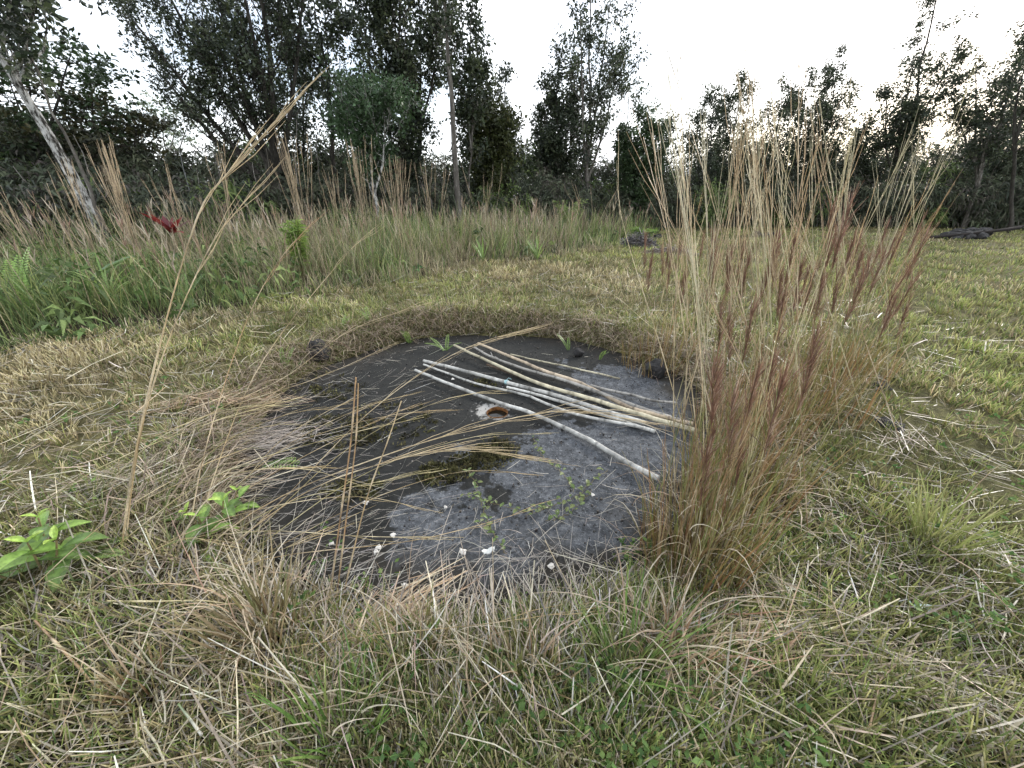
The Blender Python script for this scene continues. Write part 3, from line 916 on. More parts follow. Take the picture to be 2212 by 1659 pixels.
def windrow(g, cx, cy, az, length, width, n, h, cols=STRAW, w=STRAW_W, bend=0.25, az_sd=0.32, Lr=(0.12, 0.45)):
    """a combed heap of lying straw"""
    n = int(n * 0.5)
    u = rng.normal(0, 0.42, n).clip(-1, 1) * length; v = rng.normal(0, 0.4, n).clip(-1, 1) * width
    x = cx + u * math.cos(az) - v * math.sin(az); y = cy + u * math.sin(az) + v * math.cos(az)
    L = U(*Lr, n)
    z = np.where(off_slab(x, y) < 0, 0.01, gz(x, y)) + U(0, 1, n) ** 1.5 * h * np.exp(-(v / width) ** 2)
    c = pick(cols, n, w) * U(0.85, 1.15, (n, 1))
    a = az + rng.normal(0, az_sd, n)
    ribbons(g, np.stack([x - np.cos(a) * L / 2, y - np.sin(a) * L / 2, z], 1), a, L, U(0.003, 0.0075, n), U(1.35, 1.62, n), rng.normal(0.05, bend, n), c, np.clip(c * 1.1, 0, .8), segs=4,
            prof=np.array([.8, 1, 1, .9, .4]), floor=lambda X, Y: np.where(off_slab(X, Y) < 0, 0.006, gz(X, Y) + 0.004))


def bundle(label, *args, **kw):
    g = Geo(); windrow(g, *args, **kw)
    o = g.build("straw_heap", M_STRAW)
    tag(o, label, "straw heap", "combed heaps of cut straw", "stuff")


PINK = [(0.50, 0.36, 0.24), (0.58, 0.44, 0.29), (0.38, 0.25, 0.16), (0.62, 0.52, 0.36)]
PALE = [(0.60, 0.53, 0.36), (0.50, 0.42, 0.26), (0.40, 0.30, 0.19), (0.66, 0.60, 0.42)]
q = G(500, 900); bundle("pinkish combed straw lying along the left rim of the cover", q[0], q[1], R(28), 0.50, 0.13, 360, 0.06, PINK, None, az_sd=0.4)
q = G(560, 960); bundle("grey straw strewn over the left side of the cover", q[0], q[1], R(20), 0.45, 0.28, 650, 0.035, [(0.42, 0.38, 0.33), (0.5, 0.43, 0.36), (0.3, 0.27, 0.24)], None, az_sd=0.5, Lr=(0.08, 0.35))
q = G(330, 1090); bundle("long combed straw left of the leafy plant by the cover", q[0], q[1], R(25), 0.7, 0.25, 420, 0.08, STRAW, STRAW_W, az_sd=0.5)
q = G(1690, 1395); bundle("pale thick cut stalks laid side by side below the big grass tussock", q[0], q[1], R(-3), 0.22, 0.13, 130, 0.05, PALE, None, bend=0.08, az_sd=0.09, Lr=(0.25, 0.45))
q = G(1560, 1440); bundle("tan matted straw under the pale cut stalks", q[0], q[1], R(15), 0.35, 0.22, 800, 0.07, PINK, None, az_sd=0.6, Lr=(0.1, 0.35))
q = G(1290, 1600); bundle("greyish matted straw at the bottom edge below the green sedge tuft", q[0], q[1], R(10), 0.35, 0.16, 700, 0.06, STRAW, STRAW_W, az_sd=0.4, Lr=(0.1, 0.35))
q = G(820, 1370); bundle("pinkish drooping straw below the front edge of the cover", q[0], q[1], R(38), 0.30, 0.13, 420, 0.06, PINK, None, az_sd=0.35, Lr=(0.12, 0.35))
q = G(1950, 970); bundle("pale fan of cut stalks in the turf right of the reddish plumes", q[0], q[1], R(70), 0.25, 0.2, 44, 0.03, STRAW, STRAW_W, bend=0.08, az_sd=0.6, Lr=(0.3, 0.6))
q = G(2020, 1560); bundle("straw scattered in the lower right corner", q[0], q[1], R(-25), 0.4, 0.25, 500, 0.05, STRAW, STRAW_W, az_sd=0.6, Lr=(0.1, 0.35))


def rim_drape():
    """long dead grass hanging down the bank round the cover"""
    g = Geo()
    n = 6500
    phi = U(-0.25 * PI, 1.3 * PI, n)
    rr = slab_edge(phi) + np.abs(rng.normal(0.10, 0.14, n)) + 0.01
    x = SC[0] + rr * np.cos(phi); y = SC[1] + rr * np.sin(phi)
    az = phi + PI + rng.normal(0, 0.9, n)
    L = U(0.10, 0.34, n) * (0.6 + 0.7 * vnoise(x * 2.5, y * 2.5, 5))
    az = np.where(rng.random(n) < .35, U(0, 2 * PI, n), az)
    c = pick([(0.30, 0.24, 0.18), (0.42, 0.33, 0.23), (0.19, 0.15, 0.11), (0.19, 0.21, 0.08), (0.54, 0.46, 0.33)], n, [3, 2, 2, 1.6, 1.4])
    ribbons(g, np.stack([x, y, gz(x, y)], 1), az, L, U(0.004, 0.009, n), U(0.2, 1.0, n), U(0.8, 2.0, n), c, c * 1.05, segs=3,
            floor=lambda X, Y: np.where(off_slab(X, Y) < -0.02, 0.008, gz(X, Y) + 0.012))
    tag(g.build("bank_grass", M_GRASS), "matted brown grass hanging down the bank behind the cover", "grass", None, "stuff")


rim_drape()


def meadow():
    g = Geo()
    n = 12500
    x, y, d = sector(n, 3.6, 24.0, 64)
    md = meadow_depth(x, y)
    keep = (md > 0) & (y < np.interp(x, TX, TY) + 1.0) & (rng.random(n) < 0.35 + 1.1 * fbm(x, y, 1.1, 97, 3))
    x, y, d, md = x[keep], y[keep], d[keep], md[keep]
    n = len(x)
    lowleft = sstep(-3.3, -4.6, x) * sstep(9.5, 6.5, y)
    patch = fbm(x, y, 0.45, 101, 3); fine = vnoise(x * 1.9, y * 1.9, 103)
    ht = (0.22 + 0.78 * sstep(0.0, 2.6, md)) * (0.45 + 0.85 * patch + 0.45 * fine) * (1 - 0.35 * lowleft)
    per = 7
    N = n * per; ix = np.repeat(np.arange(n), per)
    s = 0.05 * np.maximum(1, d[ix] / 6)
    bx = x[ix] + rng.normal(0, 1, N) * s; by = y[ix] + rng.normal(0, 1, N) * s
    L = ht[ix] * U(0.35, 1.15, N)
    gr = (0.75 * fbm(x, y, 0.4, 111, 3) + 0.35 * vnoise(x * 2.3, y * 2.3, 113) + 0.03 + 0.22 * lowleft + U(-0.14, 0.14, n))[ix] + U(-0.10, 0.10, N)
    tone = np.exp(rng.normal(0, 0.22, n))[ix][:, None]
    c = np.where((gr > 0.58)[:, None], pick([(0.12, 0.18, 0.06), (0.17, 0.22, 0.08), (0.09, 0.14, 0.05), (0.22, 0.25, 0.09)], N),
                 pick([(0.30, 0.25, 0.15), (0.38, 0.32, 0.2), (0.23, 0.18, 0.12), (0.19, 0.2, 0.09)], N, [3, 2, 2, 2.5])) * tone
    top = pick([(0.36, 0.31, 0.21), (0.29, 0.235, 0.17), (0.46, 0.41, 0.28), (0.25, 0.27, 0.13)], N, [3, 1.6, 2, 2.2]) * tone
    gm = (gr > 0.6)[:, None]
    c1 = np.where(gm, c * 1.25, top)
    W = U(0.006, 0.013, N) * np.maximum(1, d[ix] / 7)
    ribbons(g, np.stack([bx, by, gz(bx, by) - 0.01], 1), U(0, 2 * PI, N), L, W, np.abs(rng.normal(0, 0.22, N)), U(0.0, 1.0, N), c * 0.85, np.clip(c1, 0, .7), segs=3,
            prof=np.array([.8, .9, .8, .25]))
    # fluffy seed spikes
    n2 = 3000
    x, y, d = sector(n2, 5.0, 24.0, 62)
    md = meadow_depth(x, y)
    keep = (md > 0.9) & (y < np.interp(x, TX, TY) + 0.3) & (rng.random(n2) < 1.6 * fbm(x, y, 0.8, 119, 3) - 0.25)
    x, y, d = x[keep], y[keep], d[keep]; n2 = len(x)
    Ht = U(0.75, 1.45, n2) * (0.7 + 0.55 * fbm(x, y, 0.5, 101, 3))
    az = U(0, 2 * PI, n2); le = np.abs(rng.normal(0, 0.12, n2))
    root = np.stack([x, y, gz(x, y)], 1)
    c = pick([(0.34, 0.27, 0.17), (0.44, 0.36, 0.23)], n2)
    ribbons(g, root, az, Ht, 0.006 * np.maximum(1, d / 7), le, np.full(n2, 0.1), c, c, segs=2, prof=np.array([1, 1, .8]))
    tip = root + np.stack([np.cos(az) * np.sin(le + .05), np.sin(az) * np.sin(le + .05), np.cos(le + .05)], 1) * Ht[:, None] * 0.82
    k = 5
    T = np.repeat(tip, k, 0); D = np.repeat(d, k); N = len(T)
    T[:, 2] += U(-0.1, 0.12, N)
    cc = np.repeat(pick([(0.36, 0.30, 0.225), (0.29, 0.235, 0.18), (0.46, 0.41, 0.32), (0.27, 0.18, 0.135)], n2), k, 0)
    ribbons(g, T, U(0, 2 * PI, N), U(0.10, 0.22, N), 0.010 * np.maximum(1, D / 7), U(0.05, 0.5, N), U(-.2, .4, N), cc, cc * 1.1, segs=2, prof=np.array([.6, 1, .2]))
    tag(g.build("meadow_grass", M_GRASS), "tall uncut brown and green grass between clearing and thicket", "grass", None, "stuff")
    # broad-leaved weeds in the meadow, thickest at the left
    g = Geo()
    n = 2600
    x, y, d = sector(n, 4.2, 17.0, 62)
    md = meadow_depth(x, y)
    keep = (md > -0.1) & (y < np.interp(x, TX, TY)) & (rng.random(n) < 0.15 + 0.85 * sstep(-2.6, -4.4, x) * sstep(11, 7, y)) & (fbm(x, y, 0.9, 121, 3) > 0.42)
    x, y, d, md = x[keep], y[keep], d[keep], md[keep]; n = len(x)
    z = gz(x, y) + U(0.03, 0.62, n) * (0.4 + 0.6 * sstep(0, 1.2, md))
    nr = np.stack([rng.normal(0, .3, n), rng.normal(-.3, .3, n), np.full(n, .8)], 1)
    frond_sprays(g, np.stack([x, y, z], 1), nr, 0.20, 0.05, [(0.10, 0.16, 0.05), (0.15, 0.21, 0.07), (0.08, 0.12, 0.045), (0.2, 0.25, 0.09)], 8)
    tag(g.build("meadow_weeds", M_BUSH), "green broad-leaved weeds growing through the left meadow", "weeds", None, "stuff")


meadow()


# ------------------------------------------------------------------ culms and tussocks
def culm(g, pts, r0=0.0026, r1=0.0008, c0=(0.40, 0.29, 0.15), c1=(0.60, 0.48, 0.29), m=22, sheaths=4, n=4, awns=10, awn_len=0.16, awn_from=0.62):
    """a jointed dry grass stem with leaf sheaths and a loose raceme"""
    p = spline(pts, m)
    s = np.linspace(0, 1, m)
    rad = r0 + (r1 - r0) * s
    col = np.array(c0)[None] * (1 - s[:, None]) + np.array(c1)[None] * s[:, None]
    if sheaths:
        for k in range(sheaths):
            t = (k + U(0.2, 0.7)) / sheaths * 0.85
            w = (s > t) & (s < t + 0.09)
            col[w] = col[w] * 0.45 + np.array([0.66, 0.58, 0.42]) * 0.55
            rad[w] *= 1.35
            j = int(t * m)
            col[max(0, j - 1)] *= 0.55
    tube(g, p, rad, n, np.clip(col, 0, .8), cap=False)
    # side racemes lying close to the stem
    L = np.linalg.norm(np.diff(p, axis=0), axis=1).sum()
    for k in range(awns):
        t = awn_from + (1 - awn_from) * (k + U(0, 1)) / max(1, awns)
        i = min(m - 2, int(t * (m - 1)))
        d = p[i + 1] - p[i]; d = d / (np.linalg.norm(d) + 1e-9)
        al = awn_len * U(0.6, 1.4)
        side = rng.normal(0, 1, 3); side -= d * side.dot(d); side /= np.linalg.norm(side)
        e = p[i] + d * al * 0.97 + side * al * U(0.03, 0.12)
        mid = (p[i] + e) / 2 + side * al * 0.03
        cc = np.array(c1) * U(0.75, 1.15)
        tube(g, np.array([p[i], mid, e]), [r1 * 0.8, r1 * 1.3, r1 * 0.5], 3, np.clip(cc, 0, .8), cap=False)


def stalk(label, pts, name="grass_stalk", group="loose dry grass stalks", **kw):
    pts = np.asarray(pts)
    t = thing(name, label, "grass stalk", pts[0], group)
    g = Geo(); culm(g, pts, **kw)
    g.build("stem", M_STRAW, t, origin=pts[0])


def PP(*a):
    return np.array([P(*q) for q in a])


stalk("tall thick dry stalk bowing right above the left meadow, tip highest of all left stalks", PP((248, 1300, 1.10), (300, 940, 1.32), (415, 500, 1.62), (500, 365, 1.75), (640, 222, 1.9)), r0=0.0042, r1=0.0012, awns=16, awn_len=0.30, awn_from=0.55)
stalk("shorter twin of the tallest left stalk, ending just above the red-leaved plant's height", PP((255, 1310, 1.12), (312, 900, 1.36), (440, 560, 1.66), (548, 412, 1.8)), r0=0.0034, r1=0.0010, awns=10, awn_len=0.22)
stalk("dry stalk leaning over the left rim, ending right of the red-leaved plant", PP((392, 1260, 1.2), (440, 985, 1.5), (530, 700, 1.9), (610, 553, 2.1), (690, 470, 2.3)), r0=0.0028, awns=8, c1=(0.5, 0.3, 0.16))
stalk("dry stalk leaning far right over the left rim toward the bright green bush", PP((400, 1215, 1.3), (547, 815, 1.9), (737, 563, 2.4), (802, 503, 2.5)), r0=0.0028, awns=6)
stalk("long arching stalk sweeping over the cover with its tip beside the rusty opening", PP((330, 1290, 1.10), (560, 1098, 1.34), (850, 977, 1.55), (1100, 905, 1.68), (1250, 888, 1.72), (1420, 918, 1.74)), r0=0.0032, r1=0.0012, awns=26, awn_len=0.30, awn_from=0.42)
stalk("arching stalk with many fine racemes drooping over the mossy middle of the cover", PP((350, 1300, 1.10), (640, 1075, 1.34), (860, 992, 1.5), (1000, 970, 1.56), (1130, 985, 1.58)), r0=0.0032, r1=0.0012, awns=26, awn_len=0.28, awn_from=0.45)
stalk("fine stalk rising over the cover to the tips of the bamboo poles", PP((400, 1275, 1.15), (603, 1087, 1.42), (810, 880, 1.8), (1000, 755, 2.1), (1165, 704, 2.2)), r0=0.0026, r1=0.0011, awns=14, awn_len=0.26, awn_from=0.55)
stalk("stalk arching over the back left rim above the black rock", PP((330, 962, 1.9), (480, 880, 2.1), (620, 812, 2.4), (760, 712, 2.6), (930, 652, 2.75)), r0=0.0026, awns=8, awn_len=0.24)
stalk("stalk crossing just below the black rock toward the pole tips", PP((300, 955, 1.9), (520, 870, 2.2), (690, 815, 2.4), (860, 738, 2.6)), r0=0.0026, awns=8)
stalk("rust-coloured broken stalk, leftmost of the three standing in front of the cover", PP((706, 1335, 1.02), (735, 1120, 1.12), (757, 960, 1.18), (769, 815, 1.22)), r0=0.0028, r1=0.0024, awns=0, c0=(0.32, 0.20, 0.11), c1=(0.46, 0.30, 0.16), sheaths=3)
stalk("rust-coloured broken stalk, middle one of the three standing in front of the cover", PP((722, 1330, 1.03), (748, 1120, 1.12), (768, 960, 1.18), (774, 828, 1.22)), r0=0.0026, r1=0.0021, awns=0, c0=(0.34, 0.21, 0.11), c1=(0.48, 0.33, 0.18), sheaths=3)
stalk("leaning tan stalk, rightmost of the three standing in front of the cover", PP((738, 1300, 1.05), (790, 1085, 1.2), (835, 960, 1.3), (867, 866, 1.38)), r0=0.0026, r1=0.0021, awns=0, c0=(0.40, 0.28, 0.15), c1=(0.56, 0.44, 0.26), sheaths=3)
stalk("pale bent stalk curving on the turf behind the cover, left of the tussock", PP((1480, 760, 3.6), (1400, 700, 4.1), (1330, 640, 4.6), (1270, 612, 4.8)), r0=0.0035, r1=0.0016, awns=3, c0=(.5, .45, .22), c1=(.62, .55, .32))
stalk("pale stalk leaning left above the far rim, left of the tussock", PP((1500, 1010, 2.35), (1430, 760, 2.6), (1345, 480, 2.9), (1335, 330, 3.0)), r0=0.0028, r1=0.0010, awns=4, c0=(.5, .4, .22), c1=(.66, .56, .36))
stalk("long dark green blade-like stem lying over the straw at bottom centre right", [G(1310, 1450, .14), G(1400, 1490, .15), G(1500, 1545, .13), G(1640, 1600, .10)], r0=0.0045, r1=0.003, awns=0, c0=(.06, .12, .05), c1=(.05, .10, .045), sheaths=0)
stalk("pale straight straw bridging the grass below the leafy plants", [G(232, 1298, .16), G(330, 1299, .18), G(430, 1297, .18), G(490, 1304, .15)], r0=0.0034, r1=0.0022, awns=0, c0=(.62, .55, .30), c1=(.5, .42, .24), sheaths=1)
stalk("thick cut stem with pale tip slanting down in the lower left grass", [G(75, 1340, .18), G(150, 1420, .16), G(235, 1510, .10)], r0=0.0032, r1=0.0042, awns=0, c0=(.30, .2, .12), c1=(.5, .35, .2), sheaths=1)
stalk("thin white-ended stem slanting in the grass at lower left", [G(385, 1520, .14), G(410, 1553, .13), G(436, 1588, .12)], r0=0.0026, r1=0.0040, awns=0, c0=(.2, .28, .12), c1=(.75, .72, .66), sheaths=0)


def fan_stalks():
    """looser stalks leaning from the left verge over the cover"""
    g = Geo()
    for k in range(26):
        b = np.array([U(-2.25, -1.0), U(0.75, 2.1), 0.0]); b[2] = float(gz(b[0], b[1])) + 0.02
        az = R(U(-12, 62)); L = U(0.5, 1.6); h = U(0.06, 0.34) * L
        d = np.array([math.cos(az), math.sin(az), 0])
        side = np.array([-d[1], d[0], 0]) * U(-.12, .12)
        pts = np.array([b, b + d * L * .35 + [0, 0, h * .75] + side * .6, b + d * L * .7 + [0, 0, h] + side, b + d * L + [0, 0, h * U(.75, 1.05)]])
        tone = U(0, 1)
        culm(g, pts, r0=0.0022, r1=0.0008, m=14, awns=int(U(2, 9)), awn_len=0.2, sheaths=3,
             c0=np.array([.30, .20, .10]) * (1 - tone) + np.array([.40, .36, .15]) * tone, c1=np.array([.5, .36, .18]) * (1 - tone) + np.array([.62, .54, .3]) * tone)
    o = g.build("leaning_stalks", M_STRAW)
    tag(o, "mass of thin dry stalks leaning from the left verge over the cover", "grass stalks", None, "stuff")


fan_stalks()


def tussock(name, label, cx, cy, rad, nblade, blade_len, ncul, cul_h, lean_dir, lean, pal, plume=0, plume_h=(0.9, 1.3), dry_out=60, base_cols=None, spray=0.05, stems=0, aims=(), group="tall grass tussocks by the cover", red=False, wW=(0.004, 0.0085), cul_cols=None):
    z0 = float(gz(cx, cy))
    o = np.array([cx, cy, z0])
    t = thing(name, label, "grass tussock", o, group)
    g = Geo()
    a = U(0, 2 * PI, nblade); rr = rad * np.sqrt(U(0, 1, nblade))
    x = cx + rr * np.cos(a); y = cy + rr * np.sin(a)
    L = U(*blade_len, nblade)
    az = np.arctan2(y - cy, x - cx) + rng.normal(0, 0.6, nblade)
    c1 = pick(pal, nblade)
    c0 = pick(base_cols or [(0.22, 0.10, 0.05), (0.28, 0.15, 0.07), (0.16, 0.09, 0.05), (0.25, 0.2, 0.09)], nblade)
    z = gz(x, y) - 0.01
    fl = lambda X, Y: np.where(off_slab(X, Y) < -0.02, 0.006, gz(X, Y) + 0.0)
    ribbons(g, np.stack([x, y, z], 1), az, L, U(*wW, nblade), np.abs(rng.normal(0.02, 0.10, nblade)) + spray * rr / rad, np.abs(rng.normal(0.05, 0.40, nblade)) * (L / L.max()), c0, c1, segs=5,
            prof=np.array([.8, 1, .95, .8, .55, .12]), floor=fl)
    n = dry_out
    if n:
        # dead leaves: some hooked at the foot, some curling off the stems higher up
        a = U(0, 2 * PI, n); rr = rad * U(0.2, 1.1, n); x = cx + rr * np.cos(a); y = cy + rr * np.sin(a)
        zz = np.where(rng.random(n) < 0.55, U(0.05, 0.75, n) * blade_len[1], 0.0)
        c = pick([(0.58, 0.49, 0.35), (0.70, 0.62, 0.48), (0.46, 0.34, 0.23)], n)
        ribbons(g, np.stack([x, y, gz(x, y) + zz], 1), a + rng.normal(0, .8, n), U(0.12, 0.42, n), U(0.0035, 0.007, n), U(0.05, 0.6, n), U(1.0, 2.6, n), c * 0.75, c, segs=6, floor=fl)
    b = g.build("blades", M_GRASS, t, origin=o); b["kind"] = "stuff"
    if stems:
        g = Geo()
        for k in range(stems):
            a = U(0, 2 * PI); q = rad * math.sqrt(U(0, 1))
            b0 = np.array([cx + q * math.cos(a), cy + q * math.sin(a), z0 - .01])
            H = U(0.45, 1.05) * blade_len[1] * 1.25; ld = U(0, 2 * PI); ln = abs(rng.normal(0, 0.09)) + 0.04
            e = b0 + np.array([math.cos(ld) * math.sin(ln), math.sin(ld) * math.sin(ln), math.cos(ln)]) * H
            ca = pick([(.30, .16, .07), (.22, .10, .06), (.30, .28, .10), (.38, .30, .14)], 1)[0]; cb = pick([(.32, .32, .11), (.48, .38, .2), (.40, .24, .12), (.24, .28, .09)], 1)[0]
            culm(g, [b0, (b0 + e) / 2 + rng.normal(0, .015, 3), e], r0=.0028, r1=.0011, c0=ca, c1=cb, m=10, sheaths=3, awns=3, awn_len=.16, n=3)
        b = g.build("stems", M_STRAW, t, origin=o); b["kind"] = "stuff"
    if ncul:
        g = Geo()
        cc = cul_cols or [((.40, .27, .12), (.62, .46, .26)), ((.33, .18, .09), (.55, .38, .2)), ((.36, .33, .13), (.62, .55, .33))]
        for k in range(ncul):
            a = U(0, 2 * PI); q = rad * math.sqrt(U(0, 1)) * 0.8
            b0 = np.array([cx + q * math.cos(a), cy + q * math.sin(a), z0])
            H = U(*cul_h); ld = lean_dir + rng.normal(0, 1.4); ln = abs(rng.normal(lean, 0.06))
            e = b0 + np.array([math.cos(ld) * math.sin(ln), math.sin(ld) * math.sin(ln), math.cos(ln)]) * H
            mid = b0 * 0.5 + e * 0.5 + np.array([-math.cos(ld), -math.sin(ld), 0]) * 0.03 * H + rng.normal(0, .02, 3)
            ca, cb = cc[rng.integers(len(cc))]
            culm(g, [b0, mid, e], c0=np.array(ca) * U(.8, 1.1), c1=np.array(cb) * U(.8, 1.15), m=16, awns=int(U(5, 12)), awn_len=0.22, awn_from=0.6, r0=0.0026, r1=0.0009, sheaths=4)
        b = g.build("culms", M_STRAW, t, origin=o); b["kind"] = "stuff"
    if aims:
        g = Geo()
        cc = cul_cols or [((.40, .30, .16), (.62, .50, .32)), ((.34, .22, .12), (.56, .42, .26)), ((.38, .35, .17), (.64, .58, .40))]
        for (tx, ty, tz, cnt, sd) in aims:
            for k in range(cnt):
                a = U(0, 2 * PI); q = rad * math.sqrt(U(0, 1)) * 1.5
                b0 = np.array([cx + q * math.cos(a), cy + q * math.sin(a), z0])
                e = np.array([tx, ty, tz]) + rng.normal(0, 1, 3) * np.array([sd, sd, sd * 2.2])
                mid = b0 * .5 + e * .5 + rng.normal(0, .03, 3)
                ca, cb = cc[rng.integers(len(cc))]
                culm(g, [b0, mid, e], c0=np.array(ca) * U(.8, 1.1), c1=np.array(cb) * U(.8, 1.15), m=16, awns=int(U(6, 14)), awn_len=0.3, awn_from=0.5, r0=0.0027, r1=0.0010, sheaths=4)
        b = g.build("tall_culms", M_STRAW, t, origin=o); b["kind"] = "stuff"
    if plume:
        g = Geo()
        for k in range(plume):
            a = U(0, 2 * PI); q = rad * math.sqrt(U(0, 1))
            b0 = np.array([cx + q * math.cos(a), cy + q * math.sin(a), z0])
            H = U(*plume_h); ld = lean_dir + rng.normal(0, 0.6); ln = abs(rng.normal(lean + 0.06, 0.08))
            d = np.array([math.cos(ld) * math.sin(ln), math.sin(ld) * math.sin(ln), math.cos(ln)])
            e = b0 + d * H
            tube(g, spline([b0, b0 * .5 + e * .5 + rng.normal(0, .012, 3), e], 9), np.linspace(.0022, .0010, 9), 4, np.array([.26, .22, .09]) * U(.7, 1.1), cap=False)
            nb_ = 85
            s = U(-0.05, 0.20, nb_) ; pos = e[None] - d[None] * s[:, None]
            c = pick([(0.19, 0.105, 0.072), (0.24, 0.145, 0.10), (0.14, 0.08, 0.058), (0.36, 0.27, 0.2)], nb_, [3, 3, 2, 1])
            ribbons(g, pos, np.full(nb_, ld) + U(-PI, PI, nb_), U(0.06, 0.14, nb_), U(0.0018, 0.0034, nb_), np.abs(rng.normal(ln, .2, nb_)), U(-.1, .35, nb_), c, c * 1.15, segs=2, prof=np.array([.7, 1, .3]))
        b = g.build("seed_plumes", M_GRASS, t, origin=o); b["kind"] = "stuff"
    return t


OLIVE = [(0.22, 0.24, 0.07), (0.30, 0.27, 0.10), (0.38, 0.30, 0.14), (0.28, 0.17, 0.08), (0.18, 0.22, 0.06), (0.45, 0.36, 0.2)]
tussock("grass_tussock", "big russet-based grass tussock at the front right rim of the cover", 0.80, 1.20, 0.22, 300, (0.12, 0.55), 4, (0.8, 1.2), R(180), 0.07, OLIVE, stems=80, plume=7, plume_h=(0.6, 1.0), dry_out=190)
tussock("grass_tussock", "olive grass tussock with the tallest dry culms, right behind the front russet one", 1.20, 1.62, 0.27, 220, (0.2, 0.65), 3, (1.3, 1.8), R(180), 0.08, OLIVE, stems=64, plume=8, aims=[(*P(1440, 230, 1.9), 7, .07), (*P(1425, 330, 1.8), 3, .06), (*P(1635, 60, 1.75), 2, .08)], plume_h=(0.8, 1.15), dry_out=120)
tussock("grass_tussock", "grass tussock with dense dark red plumes over the pole ends", 1.62, 2.25, 0.34, 200, (0.2, 0.65), 3, (1.3, 1.8), R(180), 0.08, OLIVE, stems=46, plume=18, aims=[(*P(1605, 270, 2.15), 11, .05), (*P(1540, 330, 2.2), 5, .09), (*P(1655, 330, 2.3), 4, .08)], plume_h=(0.9, 1.4), dry_out=70)
tussock("grass_tussock", "grass tussock with leaning red-brown plumes at the right of the row", 2.25, 2.50, 0.36, 150, (0.15, 0.55), 3, (1.1, 1.5), R(60), 0.06, OLIVE, stems=30, plume=18, aims=[(*P(1735, 330, 2.5), 8, .10), (*P(1780, 230, 2.6), 2, .06)], plume_h=(0.75, 1.2), dry_out=40)
tussock("grass_tussock", "thin farther tussock whose few pale culms stand against the right-hand thicket", 2.95, 3.1, 0.32, 150, (0.2, 0.5), 2, (1.4, 1.8), R(60), 0.07, OLIVE, plume=8, plume_h=(0.8, 1.2), dry_out=20, aims=[(*P(1885, 330, 3.2), 5, .08), (*P(1985, 290, 3.2), 6, .09)], cul_cols=[((.42, .37, .22), (.62, .56, .36))])
tussock("grass_tussock", "brownish tussock growing from the bank at the far right rim of the cover", 1.45, 3.55, 0.34, 200, (0.12, 0.45), 6, (1.0, 1.7), R(80), 0.08, OLIVE, plume=12, plume_h=(0.8, 1.2), dry_out=40)
FRESH = [(0.13, 0.25, 0.05), (0.17, 0.30, 0.07), (0.10, 0.20, 0.05), (0.24, 0.34, 0.09)]
q = G(1335, 1490)
tussock("sedge_tuft", "upright fresh green sedge tuft in front of the big russet tussock", q[0], q[1], 0.055, 90, (0.16, 0.42), 0, (0, 0), 0, 0, FRESH, dry_out=16, base_cols=[(0.3, 0.3, 0.14), (0.2, 0.28, 0.09)], spray=0.35, group="grass tufts in the foreground", wW=(0.004, 0.008))
q = G(2005, 1190)
tussock("grass_tuft", "lime green grass tuft in the right-hand turf", q[0], q[1], 0.10, 130, (0.12, 0.34), 0, (0, 0), 0, 0, LIME, dry_out=6, base_cols=LIME, spray=0.35, group="grass tufts in the foreground")
q = G(590, 1400)
tussock("grass_tuft", "drooping grey-green tussock left of the standing broken stalks", q[0], q[1], 0.10, 130, (0.15, 0.42), 0, (0, 0), 0, 0, [(0.2, 0.22, 0.1), (0.4, 0.34, 0.2), (0.3, 0.3, 0.14), (0.13, 0.18, 0.06)], dry_out=90, base_cols=[(0.2, 0.12, 0.07), (0.24, 0.16, 0.08)], spray=0.35, group="grass tufts in the foreground")
q = G(900, 1450)
tussock("grass_tuft", "half-dry drooping tussock below the front of the cover", q[0], q[1], 0.10, 90, (0.1, 0.3), 0, (0, 0), 0, 0, [(0.2, 0.25, 0.08), (0.4, 0.36, 0.2), (0.24, 0.28, 0.1)], dry_out=60, spray=0.35, group="grass tufts in the foreground")
q = G(750, 1640)
tussock("grass_tuft", "green tuft at the bottom edge below the standing broken stalks", q[0], q[1], 0.09, 130, (0.12, 0.30), 0, (0, 0), 0, 0, FRESH, dry_out=20, base_cols=GREEN, spray=0.35, group="grass tufts in the foreground")
q = G(1130, 1500)
tussock("grass_tuft", "brown stubbly tussock left of the fresh green sedge tuft", q[0], q[1], 0.10, 90, (0.1, 0.26), 0, (0, 0), 0, 0, [(0.42, 0.34, 0.2), (0.3, 0.24, 0.14), (0.22, 0.25, 0.09)], dry_out=50, spray=0.35, group="grass tufts in the foreground")
q = G(1435, 1455)
tussock("grass_tuft", "tan dead tussock between fresh green sedge and pale cut stalks", q[0], q[1], 0.09, 90, (0.1, 0.3), 0, (0, 0), 0, 0, [(0.5, 0.38, 0.25), (0.4, 0.28, 0.18), (0.56, 0.46, 0.32)], dry_out=60, spray=0.35, group="grass tufts in the foreground")
q = G(1700, 1560)
tussock("grass_tuft", "lime stubble tuft below the pale cut stalks", q[0], q[1], 0.06, 120, (0.07, 0.2), 0, (0, 0), 0, 0, LIME, dry_out=6, base_cols=GREEN, spray=0.35, group="grass tufts in the foreground")
q = G(330, 1530)
tussock("grass_tuft", "cut stubby tussock with brown core in the lower left grass", q[0], q[1], 0.06, 70, (0.07, 0.18), 0, (0, 0), 0, 0, [(0.4, 0.3, 0.17), (0.3, 0.3, 0.13), (0.5, 0.42, 0.25)], dry_out=16, spray=0.35, group="grass tufts in the foreground")


